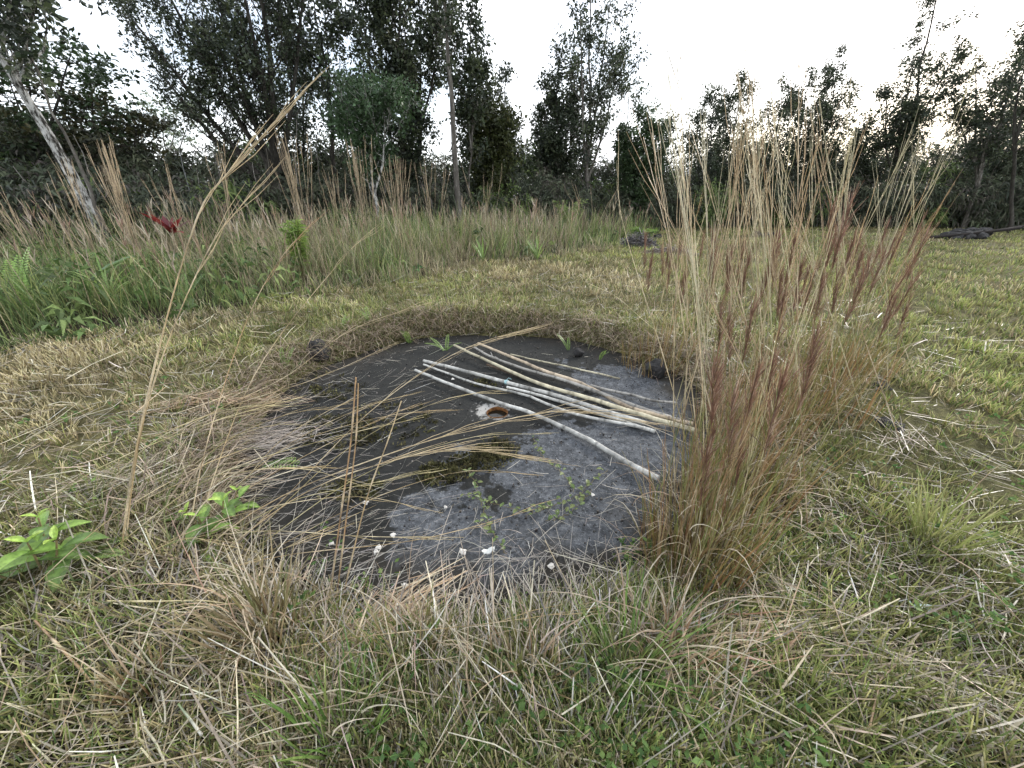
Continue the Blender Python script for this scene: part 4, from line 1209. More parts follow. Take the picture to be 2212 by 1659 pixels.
def ground_blades():
    """longer single blades and seedlings through the foreground"""
    g = Geo()
    n = 15000
    x, y, d = sector(n, 0.35, 3.6, 66)
    e = off_slab(x, y)
    keep = (e > 0.02 + 0.30 * U(0, 1, n) * (y < 1.3)) & (y > 0.15) & (rng.random(n) < 0.3 + 0.8 * fbm(x, y, 1.3, 131, 3)) & (rng.random(n) < sstep(4.2, 1.6, x + 0.5 * y))
    x, y = x[keep], y[keep]; n = len(x)
    mixn = fbm(x, y, 1.1, 141, 3) + U(-0.3, 0.3, n) - 0.05
    c = np.where((mixn > 0.52)[:, None], pick(STRAW, n, STRAW_W), pick(GREEN + FRESH[:2], n))
    az = fbm(x, y, 0.8, 151, 2) * 4 * PI + rng.normal(0, 0.9, n)
    c = np.clip(c * np.exp(rng.normal(-.12, .4, (n, 1))), .01, .75)
    ribbons(g, np.stack([x, y, gz(x, y) - .01], 1), az, U(0.08, 0.26, n) * (0.55 + 0.45 * sstep(0.05, 0.6, off_slab(x, y))), U(0.0028, 0.0065, n), U(0.3, 1.25, n), U(0.3, 1.3, n), c * .8, np.clip(c * 1.1, 0, .8), segs=5,
            floor=lambda X, Y: np.where(off_slab(X, Y) < -0.02, 0.006, gz(X, Y) + 0.01))
    tag(g.build("foreground_grass", M_GRASS), "tangled long grass blades in the foreground", "grass", None, "stuff")


ground_blades()


def dry_tuft(label, px, Y, topy, n, spread_px):
    """culm bundle standing in the uncut meadow"""
    b = P(px, 500, Y); base = np.array([b[0], Y, float(gz(b[0], Y))])
    t = thing("dry_grass_tuft", label, "dry grass", base, "tall dry culm bundles in the meadow")
    g = Geo()
    for k in range(n):
        tp = P(px + rng.normal(0, spread_px) + (px - 1106) * 0.06, topy + abs(rng.normal(0, 45)), Y + U(-.2, .2))
        b0 = base + np.array([U(-.12, .12), U(-.12, .12), 0])
        culm(g, [b0, b0 * .5 + tp * .5 + rng.normal(0, .02, 3), tp], m=9, awns=3, awn_len=0.3, sheaths=3, r0=0.0048, r1=0.0024, n=3,
             c0=np.array([.26, .20, .12]), c1=np.array([.52, .41, .27]) * U(.75, 1.1))
    b = g.build("culms", M_STRAW, t, origin=base); b["kind"] = "stuff"


dry_tuft("tan culm bundle at the far left edge below the pale trunk", 60, 7.0, 395, 8, 30)
dry_tuft("slim tan culm bundle just right of the pale trunk's foot", 185, 7.6, 330, 9, 16)
dry_tuft("thick tan culm bundle right of the pale leaning trunk", 275, 7.4, 300, 26, 18)
dry_tuft("thin culms above the red-leaved plant", 390, 8.6, 345, 8, 30)
dry_tuft("sparse culms below the fork of the fan-shaped tree", 500, 8.8, 300, 10, 26)
dry_tuft("thick tan culm bundle behind the bright green bush", 655, 9.0, 285, 24, 22)
dry_tuft("loose culms right of the bright green bush", 735, 9.6, 355, 14, 22)
dry_tuft("tan culm bundle in front of the white-trunked green tree", 795, 9.4, 290, 20, 14)
dry_tuft("dense tan culms left of the straight bare trunk", 865, 10.2, 330, 26, 22)
dry_tuft("narrow culms close beside the straight bare trunk", 935, 10.6, 325, 13, 20)
dry_tuft("a few fine culms right of the straight bare trunk", 1050, 12.0, 350, 9, 40)
dry_tuft("short culms in front of the tall open-crowned tree", 1280, 14.5, 385, 12, 60)

# ------------------------------------------------------------------ poles lying on the cover
def mat_pole(name, base, dark):
    return mat_noise(name, [(0.28, dark), (0.48, base), (0.75, tuple(min(.8, q * 1.25) for q in base))], scale=9, detail=10, rough=0.7, bump=0.4, stretch=(1, 1, 1), dist=0.004, attr=True)


MP_WHITE = mat_pole("bleached_bamboo", (0.37, 0.375, 0.36), (0.11, 0.108, 0.10))
MP_TAN = mat_pole("tan_bamboo", (0.34, 0.285, 0.215), (0.13, 0.10, 0.075))
MP_YEL = mat_pole("yellowed_bamboo", (0.39, 0.365, 0.27), (0.15, 0.13, 0.09))
MP_GREY = mat_pole("grey_stick", (0.27, 0.265, 0.25), (0.08, 0.075, 0.065))
MP_DARK = mat_pole("rotten_bamboo", (0.07, 0.05, 0.035), (0.02, 0.015, 0.012))
M_TAPE = mat_plain("pale_blue_twine", (0.36, 0.55, 0.58))


def Z5(zx, zy, z):
    return G(603.5 + zx * 0.3968, 658.3 + zy * 0.3968, z)


def pole(label, pts, r0, r1, mat, node=0.28, twig=None, tie=None, name="bamboo_pole"):
    pts = np.array([Z5(*q) for q in pts])
    t = thing(name, label, "pole", pts[0], "poles lying across the cover")
    m = 150
    p = spline(pts, m)
    seg = np.concatenate([[0], np.cumsum(np.linalg.norm(np.diff(p, axis=0), axis=1))])
    rad = r0 + (r1 - r0) * seg / seg[-1]
    if node:
        ph = U(0, node)
        f = ((seg + ph) % node) / node
        rad = rad * (1 + 0.16 * np.exp(-((f - 0.5) / 0.02) ** 2))
    shade = np.ones((m, 3)) * np.exp(rng.normal(0, .10, (m, 1)))
    if node:
        seg_id = ((seg + ph - node / 2) // node).astype(int)
        tint = np.exp(rng.normal(.06, .12, (seg_id.max() + 2, 1))) * np.array([[1.0, .99, .97]])
        shade *= tint[seg_id + 1]
        shade *= (1 - 0.6 * np.exp(-((f - 0.5) / 0.03) ** 2))[:, None]
    for _ in range(3):
        q0 = U(0, seg[-1]); shade *= (1 - U(.15, .4) * np.exp(-((seg - q0) / U(.03, .12)) ** 2))[:, None]
    p = p + np.cumsum(rng.normal(0, .0011, (m, 3)), 0) * np.array([1, 1, .3])
    g = Geo(); tube(g, p, rad, 8, np.clip(shade, .15, 1.4), cap=True)
    g.build("shaft", mat, t, origin=pts[0])
    if twig:
        for (a, b, rr) in twig:
            A, B = Z5(*a), Z5(*b)
            g = Geo(); tube(g, np.array([A, (A + B) / 2 + [0, 0, .01], B]), [rr, rr * .8, rr * .6], 6, (0.9, 0.9, 0.9))
            g.build("side_twig", mat, t, origin=pts[0])
    if tie is not None:
        i = int(np.argmin(np.linalg.norm(p - Z5(*tie), axis=1)))
        g = Geo()
        for k in range(5):
            c = p[i] + (p[i + 1] - p[i]) * (k - 2) * 0.35
            a = np.linspace(0, 2 * PI, 13)
            d = p[i + 1] - p[i]; d /= np.linalg.norm(d)
            u = np.cross(d, [0, 0, 1]); u /= np.linalg.norm(u); v = np.cross(u, d)
            ring = c + (u[None] * np.cos(a)[:, None] + v[None] * np.sin(a)[:, None]) * (rad[i] + .002) + d[None] * 0.004 * np.sin(a + k)[:, None]
            tube(g, ring, 0.0028, 4, (0.4, 0.5, 0.5), cap=False)
        for s in (-1, 1):
            A = p[i] + v * (rad[i] + .003)
            tube(g, np.array([A, A + u * s * .03 + [0, 0, .012], A + u * s * .05 + d * .02 + [0, 0, -.004]]), .0022, 4, (0.4, 0.5, 0.5), cap=False)
        g.build("twine_tie", M_TAPE, t, origin=pts[0])["label"] = "pale blue twine knotted round the pole"


pole("single bleached pole nearest the viewer, passing the rusty opening", [(740, 355, .035), (960, 445, .03), (1200, 535, .026), (1370, 590, .022), (1650, 715, .02), (1900, 860, .02), (2080, 950, .03)], .0125, .017, MP_WHITE, tie=None)
pole("thick bleached pole with pale blue twine knotted round it", [(785, 305, .04), (950, 345, .035), (1230, 425, .032), (1500, 495, .03), (1750, 575, .028), (2010, 662, .03)], .015, .019, MP_WHITE, tie=(1232, 425, .03))
pole("thin white pole lying just in front of the twine-knotted one", [(785, 325, .03), (920, 375, .022), (1100, 437, .018), (1340, 492, .016), (1600, 592, .018), (1990, 675, .02)], .009, .012, MP_WHITE, node=0.22)
pole("pale pole squeezed between the twine-knotted pole and the yellowed one", [(1240, 448, .02), (1500, 520, .018), (1760, 598, .018), (2050, 690, .02)], .012, .014, MP_WHITE)
pole("yellowed pole whose cut tip reaches farthest back left of the forked stick", [(950, 220, .05), (1120, 300, .045), (1400, 425, .04), (1750, 532, .038), (2000, 612, .04), (2260, 690, .05)], .013, .019, MP_YEL)
pole("grey forked stick between the yellowed pole and the tan pole", [(1060, 232, .03), (1160, 285, .03), (1330, 350, .03), (1520, 405, .03), (1720, 475, .045), (1950, 565, .05), (2240, 655, .05)], .011, .017, MP_GREY, node=0.2, twig=[((1160, 285, .03), (1150, 258, .07), .005), ((1160, 285, .03), (1190, 290, .08), .004)], name="forked_stick")
pole("tan pole with its tip on the far rim, behind the grey forked stick", [(1080, 210, .06), (1300, 300, .05), (1450, 360, .045), (1620, 415, .042), (1870, 540, .04), (2050, 590, .045), (2250, 640, .05)], .013, .018, MP_TAN)
pole("thin pale stick lying apart at the back of the cover", [(1260, 270, .02), (1450, 312, .015), (1640, 355, .012), (1850, 402, .012)], .0075, .0085, MP_YEL, node=0.2, name="thin_stick")
pole("mottled white-and-grey knobbly stick behind the pole ends", [(1695, 440, .03), (1830, 470, .028), (1930, 488, .026), (2040, 515, .025), (2160, 530, .03)], .013, .010, MP_GREY, node=0.13, name="knobbly_stick")
pole("dark rotten pole half hidden under the yellowed one", [(1130, 325, .015), (1300, 385, .014), (1440, 430, .014), (1580, 480, .014)], .012, .013, MP_DARK, node=0.3)


# ------------------------------------------------------------------ stones
def rock(label, c, size, seed, group="black lava rocks", name="lava_rock", sub=3, mat=None, cat="rock"):
    import bmesh
    bm = bmesh.new()
    bmesh.ops.create_icosphere(bm, subdivisions=sub, radius=1.0)
    for v in bm.verts:
        p = v.co.copy()
        n = mnoise.noise(p * 1.3 + Vector((seed * 7.1, 0, 3))) * 0.35 + mnoise.noise(p * 3.1 + Vector((seed, 5, 0))) * 0.16 + mnoise.noise(p * 8 + Vector((seed, 5, 9))) * 0.07
        q = p * (1 + n)
        v.co = Vector((q.x * size[0], q.y * size[1], q.z * size[2]))
    me = bpy.data.meshes.new(name); bm.to_mesh(me); bm.free()
    me.materials.append(mat or M_ROCK)
    o = bpy.data.objects.new(name, me); COL.objects.link(o)
    o.location = [float(k) for k in c]; o.rotation_euler = (0, 0, seed * 1.7)
    return tag(o, label, cat, group)


q = G(690, 770, .05); rock("black lava rock with grey lichen at the back left rim of the cover", (q[0], q[1], .10), (.14, .11, .13), 1)
q = G(1250, 764, .02); rock("small black lava rock on the back of the cover", (q[0], q[1], .03), (.055, .05, .045), 2)
q = G(1893, 850, .05); rock("dark lava rock half buried in turf right of the red-brown plumes", (q[0], q[1], .05), (.11, .10, .10), 3)
q = G(1915, 925, .05); rock("low dark lava rock below the half-buried one in the right-hand turf", (q[0], q[1], .02), (.15, .11, .09), 4)
q = G(1415, 800, .05); rock("dark lava rock at the right rim of the cover under the tussock", (q[0], q[1], .06), (.09, .08, .10), 5)
for k, (px, py, s) in enumerate([(1632, 512, .22), (1655, 513, .2), (1675, 512, .24)]):
    q = G(px, py + 4); rock(["leftmost of three black rocks in the far turf behind the dry stalks", "middle one of three black rocks in the far turf behind the dry stalks", "rightmost of three black rocks in the far turf behind the dry stalks"][k], (q[0], q[1], .12), (s, s * .8, s * .8), 6 + k)
q = G(1420, 520); rock("black rock beside the grey brush pile", (q[0], q[1], .10), (.2, .18, .16), 31)
for k, (px, py) in enumerate([(365, 745), (270, 770), (150, 790)]):  # black lumps added to stand for the shaded hollows under the ferns
    q = G(px, py); rock(["black rock in the shade at the meadow edge, right one of three", "black rock in the shade at the meadow edge, middle one of three", "black rock in the shade at the meadow edge, left one of three"][k], (q[0], q[1], .04), (.22, .16, .16), 40 + k)
# rock pile with pipes at right
pile = [(2052, 518, .34, .17), (2080, 520, .36, .20), (2108, 516, .34, .20), (2118, 505, .28, .18), (2090, 507, .3, .18), (2066, 511, .26, .16)]
PILE_L = ["leftmost low rock of the pile under the dark pipes", "front middle rock of the pile under the dark pipes", "front right rock of the pile under the dark pipes",
          "upright rock at the right end of the pile under the dark pipes", "rear middle rock of the pile under the dark pipes", "rear left rock of the pile under the dark pipes"]
for k, (px, py, s, h) in enumerate(pile):
    Y = 17.0 + (0.4 if k >= 3 else 0.0)
    b = P(px, 515, Y)
    rock(PILE_L[k], (b[0], Y, float(gz(b[0], Y)) + (0.10 if k < 3 else 0.22)), (s, .3, h), 12 + k, "rocks of the pile under the dark pipes")


def pipe(label, a, b, r):
    a, b = np.asarray(a), np.asarray(b)
    g = Geo(); tube(g, np.array([a, a * .5 + b * .5 + [0, 0, -.03], b]), r, 8, (0.02, 0.02, 0.02))
    o = g.build("iron_pipe", M_PIPE, origin=a); o.location = [float(k) for k in a]
    tag(o, label, "pipe", "dark pipes on the rock pile")


pipe("long dark pipe lying level across the rock pile", P(2008, 513, 16.7), P(2205, 492, 17.0), .06)
pipe("long dark pipe rising to the right across the rock pile", P(2040, 514, 16.95), P(2225, 486, 17.6), .05)
pipe("lower short-ended dark pipe under the other two on the rock pile", P(2010, 523, 16.5), P(2110, 503, 17.0), .04)


# ------------------------------------------------------------------ brush piles
def brush(label, px, py, w, h, n, cols):
    q = G(px, py)
    z0 = float(gz(q[0], q[1])); o = np.array([q[0], q[1], z0])
    t = thing("brush_pile", label, "brush pile", o, "piles of dead grey brush")
    g = Geo()
    for k in range(n):
        a = U(0, 2 * PI); rr = math.sqrt(U(0, 1))
        c = o + np.array([rr * w * math.cos(a), rr * w * .6 * math.sin(a), h * (1 - rr ** 1.5) * U(0.05, 1)])
        d = rng.normal(0, 1, 3); d[2] *= .45; d /= np.linalg.norm(d)
        L = U(.12, .42)
        s, e = c - d * L / 2, c + d * L / 2
        s[2] = max(s[2], z0 + .01); e[2] = max(e[2], z0 + .01)
        tube(g, np.array([s, (s + e) / 2 + rng.normal(0, .03, 3), e]), np.array([1, .8, .5]) * U(.005, .012), 3, pick(cols, 1)[0], cap=False)
    b = g.build("twigs", M_STRAW, t, origin=o); b["kind"] = "stuff"


GREYS = [(0.20, 0.19, 0.20), (0.12, 0.115, 0.115), (0.30, 0.28, 0.27), (0.07, 0.065, 0.06)]
brush("rounded pile of dead grey brush at the meadow's right end", 1375, 548, .55, .50, 620, GREYS)
brush("low flat pile of dead brown-grey twigs right of the rounded brush pile", 1445, 566, .65, .22, 420, [(0.2, 0.16, 0.14), (0.12, 0.1, 0.09), (0.34, 0.3, 0.26)])
brush("grey dead brush half sunk in the meadow at centre", 1120, 520, 1.3, .65, 700, GREYS)


# ------------------------------------------------------------------ leafy plants
def leaf_mesh(name, L, W, mat, col, tipc, fold=0.25, curl=0.35, n=7):
    """broad pointed leaf along +X with a folded midrib"""
    g = Geo()
    s = np.linspace(0, 1, n)
    w = W * np.sin(PI * np.clip(s * 0.96 + 0.03, 0, 1)) ** 0.85
    x = L * s; z = -curl * L * s ** 2 + 0.10 * L * s
    cols_ = np.array(col)[None] * (1 - s[:, None]) + np.array(tipc)[None] * s[:, None]
    rows = [np.stack([x, k * w / 2, z + abs(k) * w * fold + (0.0 if k else -0.002)], 1) for k in (-1, -.5, 0, .5, 1)]
    V = np.concatenate(rows)
    F = []
    for r in range(4):
        for i in range(n - 1):
            F.append([r * n + i, r * n + i + 1, (r + 1) * n + i + 1, (r + 1) * n + i])
    C = np.concatenate([cols_ * (0.92 if k not in (0,) else 1.35) for k in (-1, -.5, 0, .5, 1)])
    g.add(V, np.array(F), np.clip(C, 0, .8))
    o = g.build(name, mat)
    me = o.data
    bpy.data.objects.remove(o)
    return me


def put(me, name, parent, loc, rot, sc=1.0):
    o = bpy.data.objects.new(name, me); COL.objects.link(o)
    o.parent = parent; o.location = [float(k) for k in loc]; o.rotation_euler = rot; o.scale = (sc, sc, sc) if np.isscalar(sc) else sc
    return o


LV = [leaf_mesh("leaf", 0.175, 0.08, M_BROAD, (0.15, 0.26, 0.055), (0.22, 0.33, 0.08)),
      leaf_mesh("leaf", 0.175, 0.09, M_BROAD, (0.10, 0.18, 0.045), (0.14, 0.22, 0.055), fold=.15, curl=.5),
      leaf_mesh("leaf", 0.11, 0.045, M_BROAD, (0.30, 0.46, 0.09), (0.38, 0.50, 0.12), fold=.35, curl=.2)]
M_STEM = mat_plain("green_brown_stem", (0.16, 0.13, 0.06))


def fern_frond_mesh(L, pinna, pairs, col, tip, arch=0.5, up=1.1):
    """sword-fern frond along +X; arching"""
    g = Geo()
    s = np.linspace(0, 1, pairs)
    th = up - arch * 2 * s
    step = L / pairs
    x = np.cumsum(np.cos(th) * step); z = np.cumsum(np.sin(th) * step)
    rach = np.stack([x, np.zeros(pairs), z], 1)
    tube(g, rach, np.linspace(.0022, .0008, pairs), 3, np.array(col) * .7, cap=False)
    w = pinna * np.sin(PI * np.clip(s * .9 + .1, 0, 1)) ** .6
    for sd in (-1, 1):
        tang = np.stack([np.cos(th), np.zeros(pairs), np.sin(th)], 1)
        d = tang * .25 + np.array([0, sd, -.12])[None]
        nrm = np.stack([-np.sin(th), np.zeros(pairs), np.cos(th)], 1)
        d = d / np.linalg.norm(d, axis=1, keepdims=True)
        Lp = w[:, None]; wd = tang * step * 0.40
        V = np.stack([rach - wd * .6, rach + d * Lp * .6 - wd, rach + d * Lp, rach + d * Lp * .6 + wd, rach + wd * .6], 1)
        # two quads per pinna
        n = pairs
        k = np.arange(n)[:, None] * 5
        F = np.concatenate([k + np.array([[0, 1, 2, 3]]), k + np.array([[0, 3, 4, 0]])[:, :4]], 0)[:n]
        c = np.array(col)[None] * (1 - s[:, None]) + np.array(tip)[None] * s[:, None]
        c = c * np.exp(rng.normal(0, .12, (n, 1)))
        g.add(V.reshape(-1, 3), F, np.repeat(c, 5, 0))
    o = g.build("frond", M_BROAD); me = o.data; bpy.data.objects.remove(o)
    return me


FR = [fern_frond_mesh(0.55, 0.075, 26, (0.16, 0.28, 0.06), (0.22, 0.36, 0.08), .28, 1.35),
      fern_frond_mesh(0.5, 0.065, 24, (0.10, 0.19, 0.05), (0.14, 0.24, 0.06), .5, 1.3),
      fern_frond_mesh(0.26, 0.032, 24, (0.15, 0.25, 0.06), (0.23, 0.34, 0.09), .4, 1.0)]


def leafy_plant(label, c, shoots, group="leafy green plants by the cover"):
    z0 = float(gz(c[0], c[1]))
    t = thing("broadleaf_plant", label, "plant", (c[0], c[1], z0), group)
    for (dx, dy, h, az0, n, sc) in shoots:
        g = Geo(); top = np.array([dx, dy, h])
        tube(g, spline([[dx * .4, dy * .4, -.01], [dx * .8, dy * .8, h * .6], top], 6), np.linspace(.005, .003, 6), 5, (.15, .13, .06), cap=False)
        g.build("stem", M_STEM, t)
        for k in range(n):
            lvl = k // 2
            a = az0 + (k % 2) * PI + lvl * PI / 2 + U(-.2, .2)
            big = 1 - lvl * 0.17
            zz = h - .02 - (0.035 * max(0, 2 - lvl)) + lvl * .012
            me = LV[2] if lvl >= 2 else LV[(k + int(az0 * 3)) % 2]
            put(me, "leaf", t, (dx, dy, zz), (U(-.15, .15), -0.10 - .28 * lvl + U(-.12, .12), a), sc * big * U(.85, 1.1))
    return t


q = G(120, 1290)
pl = leafy_plant("bright broad-leaved green plant at the left edge of the foreground", q, [(0.02, 0.02, .17, .35, 6, 1.0), (-.10, -.06, .13, 1.1, 4, .85), (.09, .05, .15, 2.1, 6, .95), (0.0, .10, .22, .8, 6, .7)])
q2 = G(455, 1175)
leafy_plant("bright broad-leaved green plant nearer the cover than the left-edge one", q2, [(0.0, 0.0, .13, .2, 6, .85), (.09, .06, .17, .9, 6, .8), (-.10, .05, .11, 1.7, 6, .75), (.05, -.06, .10, 2.4, 4, .8), (.10, .14, .16, 0, 6, .55)])
q3 = G(640, 1035)
leafy_plant("small yellow-green seedling in the straw on the left of the cover", q3, [(0.0, 0.0, .06, .5, 4, .42), (-.12, .03, .05, 1.2, 4, .35)])


def fern(label, c, fr, cat="fern", group="small ferns"):
    z0 = float(gz(c[0], c[1])) if off_slab(np.array([c[0]]), np.array([c[1]]))[0] > -0.1 else 0.0
    t = thing("sword_fern", label, cat, (c[0], c[1], z0 - .01), group)
    for (i, az, sc, tilt) in fr:
        put(FR[i], "frond", t, (U(-.02, .02), U(-.02, .02), 0), (0, tilt, az), sc)
    return t


q = G(215, 1250); fern("single bright fern frond sticking out right of the left-edge leafy plant", q, [(2, -.15, 1.0, .25), (2, .2, .8, .2)])
q = G(85, 720); fern("upright light green sword fern at the left edge of the meadow", q, [(0, 1.2, 1.6, -.15), (0, 2.2, 1.4, .0), (1, 3.2, 1.4, 0), (1, .2, 1.3, .1), (1, 4.6, 1.3, .2), (0, 1.7, 1.4, -.2)])
q = G(420, 690); fern("fern with curling fronds at the meadow edge left of the black rock", q, [(1, 1.0, 1.0, -.1), (1, 2.0, 1.0, -.1), (1, 3.1, .8, .1), (1, .1, .9, .1)])
q = G(330, 700); fern("small shaded fern under the spiky-leaved plant", q, [(1, 1.4, 1.0, -.1), (1, 2.4, .8, .0), (1, .3, .8, .1)])
for k, (px, py, lab) in enumerate([(745, 715, "leftmost small fern on the bank above the black rock"), (800, 705, "small upright fern on the bank between the black rock and the pole tips"),
                                   (880, 712, "bright single-frond fern on the bank left of the pole tips"), (960, 728, "fern with sideways fronds on the bank just above the pole tips"),
                                   (1230, 728, "tiny bright fern on the bank behind the thin pale stick"), (1300, 745, "tiny fern on the bank at the right end of the far rim")]):
    q = G(px, py, .15)
    fr = [(2, U(0, 6), U(.6, .95), U(-.5, -.1)) for _ in range(4 if k < 4 else 2)]
    if k == 3: fr = [(2, 3.0, 1.0, .3), (2, 2.6, .9, .0), (2, .3, .8, .2), (2, 1.5, .8, -.3)]
    fern(lab, q, fr)
q = G(620, 800, .05); fern("yellow-green little fern left of the black rock", q, [(2, 1.2, .8, -.3), (2, 2.0, .8, -.3)])
q = G(560, 1000, .02); fern("fern frond lying flat among the straw on the left of the cover", q, [(2, .15, 1.7, .8), (2, .5, 1.0, .7)])
q = G(1560, 1235, .02); fern("tiny pale fern tip at the foot of the big russet tussock", q, [(2, .9, .55, -.2)])


# red ti plant, spiky plant, bright bush
def strap_leaves(g, c, n, L, W, lean, curve, cols, segs=5, az=None):
    a = np.linspace(0, 2 * PI, n, endpoint=False) + U(-.3, .3, n) if az is None else az
    col = pick(cols, n)
    ribbons(g, np.repeat(np.asarray(c)[None], n, 0), a, U(*L, n), U(*W, n), U(*lean, n), U(*curve, n), col * .9, col * 1.1, segs=segs, prof=np.array([.35, .8, 1, .85, .55, .05]))


def ribbon_plant(name, label, cat, base, leavespec, stem_h, mat=M_BROAD):
    t = thing(name, label, cat, base)
    if stem_h > 0:
        g = Geo(); tube(g, np.array([[0, 0, 0], [.02, 0, stem_h * .5], [0, 0, stem_h]]), [.014, .012, .009], 6, (.12, .09, .06)); g.build("stem", M_STEM, t)
    for k in range(leavespec[1]):
        g = Geo(); strap_leaves(g, (0, 0, stem_h + U(-.06, .02)), 1, *leavespec[2:], az=np.array([U(0, 2 * PI) if leavespec[0] is None else leavespec[0][k % len(leavespec[0])] + U(-.2, .2)]))
        g.build("leaf", mat, t)
    return t


Y = 7.4; b = P(385, 540, Y)
ribbon_plant("red_ti_plant", "dark red broad-leaved plant standing in the meadow grass", "plant", (b[0], Y, float(gz(b[0], Y))), (None, 13, (.34, .5), (.085, .12), (.35, 1.25), (.3, .8), [(0.16, 0.018, 0.02), (0.22, 0.03, 0.028), (0.10, 0.014, 0.018)]), .78)
q = G(270, 705)
ribbon_plant("spiky_plant", "light green spiky strap-leaved plant at the meadow edge", "plant", (q[0], q[1], float(gz(q[0], q[1]))), (None, 18, (.45, .75), (.022, .034), (.15, .7), (.5, 1.5), [(0.22, 0.32, 0.10), (0.28, 0.38, 0.12), (0.16, 0.26, 0.07)]), .16)
q = G(200, 705)
ribbon_plant("strap_leaf_plant", "plant with one long arching broad green blade beside the spiky plant", "plant", (q[0], q[1], float(gz(q[0], q[1]))), ([.5, .8, 3.0, 2.2], 6, (.6, 1.0), (.05, .08), (.3, .7), (.5, 1.2), [(0.13, 0.22, 0.06), (0.18, 0.28, 0.08)]), .10)
for k, (px, py, lab) in enumerate([(1045, 592, "pale spiky grass-like plant at the meadow foot in the middle distance"), (1160, 588, "upright yellow-green leafed plant at the meadow foot right of the pale spiky one")]):
    q = G(px, py)
    ribbon_plant("spiky_plant", lab, "plant", (q[0], q[1], float(gz(q[0], q[1]))), (None, 14, (.4, .65), (.02, .035), (.1, .6), (.2, .8), [(0.26, 0.36, 0.12), (0.2, 0.3, 0.09)]), .05)


def bright_bush(label, px, Y, top, n, w, cols):
    b = P(px, 560, Y); base = np.array([b[0], Y, float(gz(b[0], Y))])
    tp = P(px, top, Y)[2]
    t = thing("leafy_bush", label, "bush", base, "light green bushes in the meadow")
    g = Geo(); gl = Geo()
    for k in range(n):
        a = U(0, 2 * PI); e = np.array([w * math.cos(a) * U(.3, 1), w * math.sin(a) * U(.3, 1), (tp - base[2]) * U(.7, 1.0)])
        p = spline([[0, 0, 0], e * np.array([.4, .4, .6]), e], 8)
        tube(g, p, np.linspace(.008, .003, 8), 4, (.15, .14, .06), cap=False)
        m = 60
        s = U(.35, 1, m); i = np.minimum(6, (s * 7).astype(int))
        pos = p[i] + (p[i + 1] - p[i]) * U(0, 1, (m, 1))
        d = rng.normal(0, 1, (m, 3)); d[:, 2] = np.abs(d[:, 2]) * .6 + .2
        leaves(gl, pos, d, U(.10, .2, m), U(.016, .028, m), pick(cols, m), fold=.3)
    g.build("stems", M_STEM, t); c = gl.build("foliage", M_BUSH, t); c["kind"] = "stuff"


bright_bush("bright lime feathery bush in the meadow left of centre", 648, 6.7, 478, 18, .16, [(0.20, 0.31, 0.07), (0.27, 0.38, 0.09), (0.15, 0.24, 0.06)])
bright_bush("lime leafy bush behind the rounded brush pile", 1385, 13.6, 492, 14, .5, [(0.16, 0.27, 0.06), (0.22, 0.33, 0.08)])
bright_bush("lime green bush at the top of the central meadow", 1225, 15.0, 432, 14, .7, [(0.16, 0.24, 0.07), (0.22, 0.29, 0.09)])
bright_bush("dark leafy shrub rising from the meadow before the white-trunked tree", 760, 10.4, 445, 16, .6, [(0.06, 0.10, 0.035), (0.09, 0.13, 0.045)])
bright_bush("green weedy shrub in the left meadow below the pale trunk", 300, 6.9, 545, 14, .6, [(0.09, 0.15, 0.05), (0.13, 0.19, 0.06), (0.16, 0.2, 0.08)])
bright_bush("dark green weedy shrub at the left edge of the meadow", 40, 6.2, 560, 14, .55, [(0.08, 0.14, 0.05), (0.11, 0.17, 0.055)])


# ------------------------------------------------------------------ vines on the cover
VL = [leaf_mesh("leaf", .030, .020, M_BROAD, (.09, .14, .045), (.14, .20, .06), fold=.2, curl=.2, n=4),
      leaf_mesh("leaf", .030, .021, M_BROAD, (.15, .19, .07), (.20, .23, .09), fold=.2, curl=.3, n=4)]


def vine(label, pts, n, branches=()):
    W = np.array([Z5(a, b, .012) for a, b in pts])
    t = thing("creeping_vine", label, "vine", W[0], "vines creeping over the cover")
    runs = [W] + [np.array([Z5(a, b, .012) for a, b in br]) for br in branches]
    g = Geo()
    for r in runs:
        p = spline(r, 40) + np.stack([rng.normal(0, .004, 40), rng.normal(0, .004, 40), np.abs(rng.normal(0, .006, 40))], 1)
        tube(g, p, .0016, 4, (.13, .10, .05), cap=False)
        m = int(n * len(r) / 7)
        for k in range(m):
            i = min(38, int((k + U(0, 1)) / m * 39))
            c = p[i] - W[0] + np.array([U(-.012, .012), U(-.012, .012), U(.004, .02)])
            put(VL[rng.integers(2)], "leaf", t, c, (U(-.4, .4), U(-.7, .1), U(0, 2 * PI)), U(.65, 1.25))
    g.build("stem", M_STEM, t, origin=W[0])


vine("leafy vine running up the right middle of the cover from the drooping front growth", [(1385, 730), (1410, 790), (1450, 850), (1520, 905), (1570, 955), (1600, 1030)], 24)
vine("leafy vine trailing down the middle of the cover below the moss", [(1030, 905), (1060, 960), (1090, 1030), (1110, 1110), (1140, 1190), (1170, 1260)], 30, [[(1000, 1030), (1080, 1060), (1180, 1090), (1290, 1120), (1340, 1130)]])
vine("bushy vine spreading at the front right of the cover beside the tussock", [(1400, 1110), (1500, 1090), (1620, 1040), (1700, 970), (1790, 900)], 34, [[(1450, 1180), (1560, 1150), (1640, 1080), (1700, 1010)], [(1340, 1150), (1440, 1120), (1520, 1080)]])
vine("short vine at the front of the cover by the white scrap", [(1080, 1190), (1140, 1215), (1190, 1290), (1230, 1360)], 20)


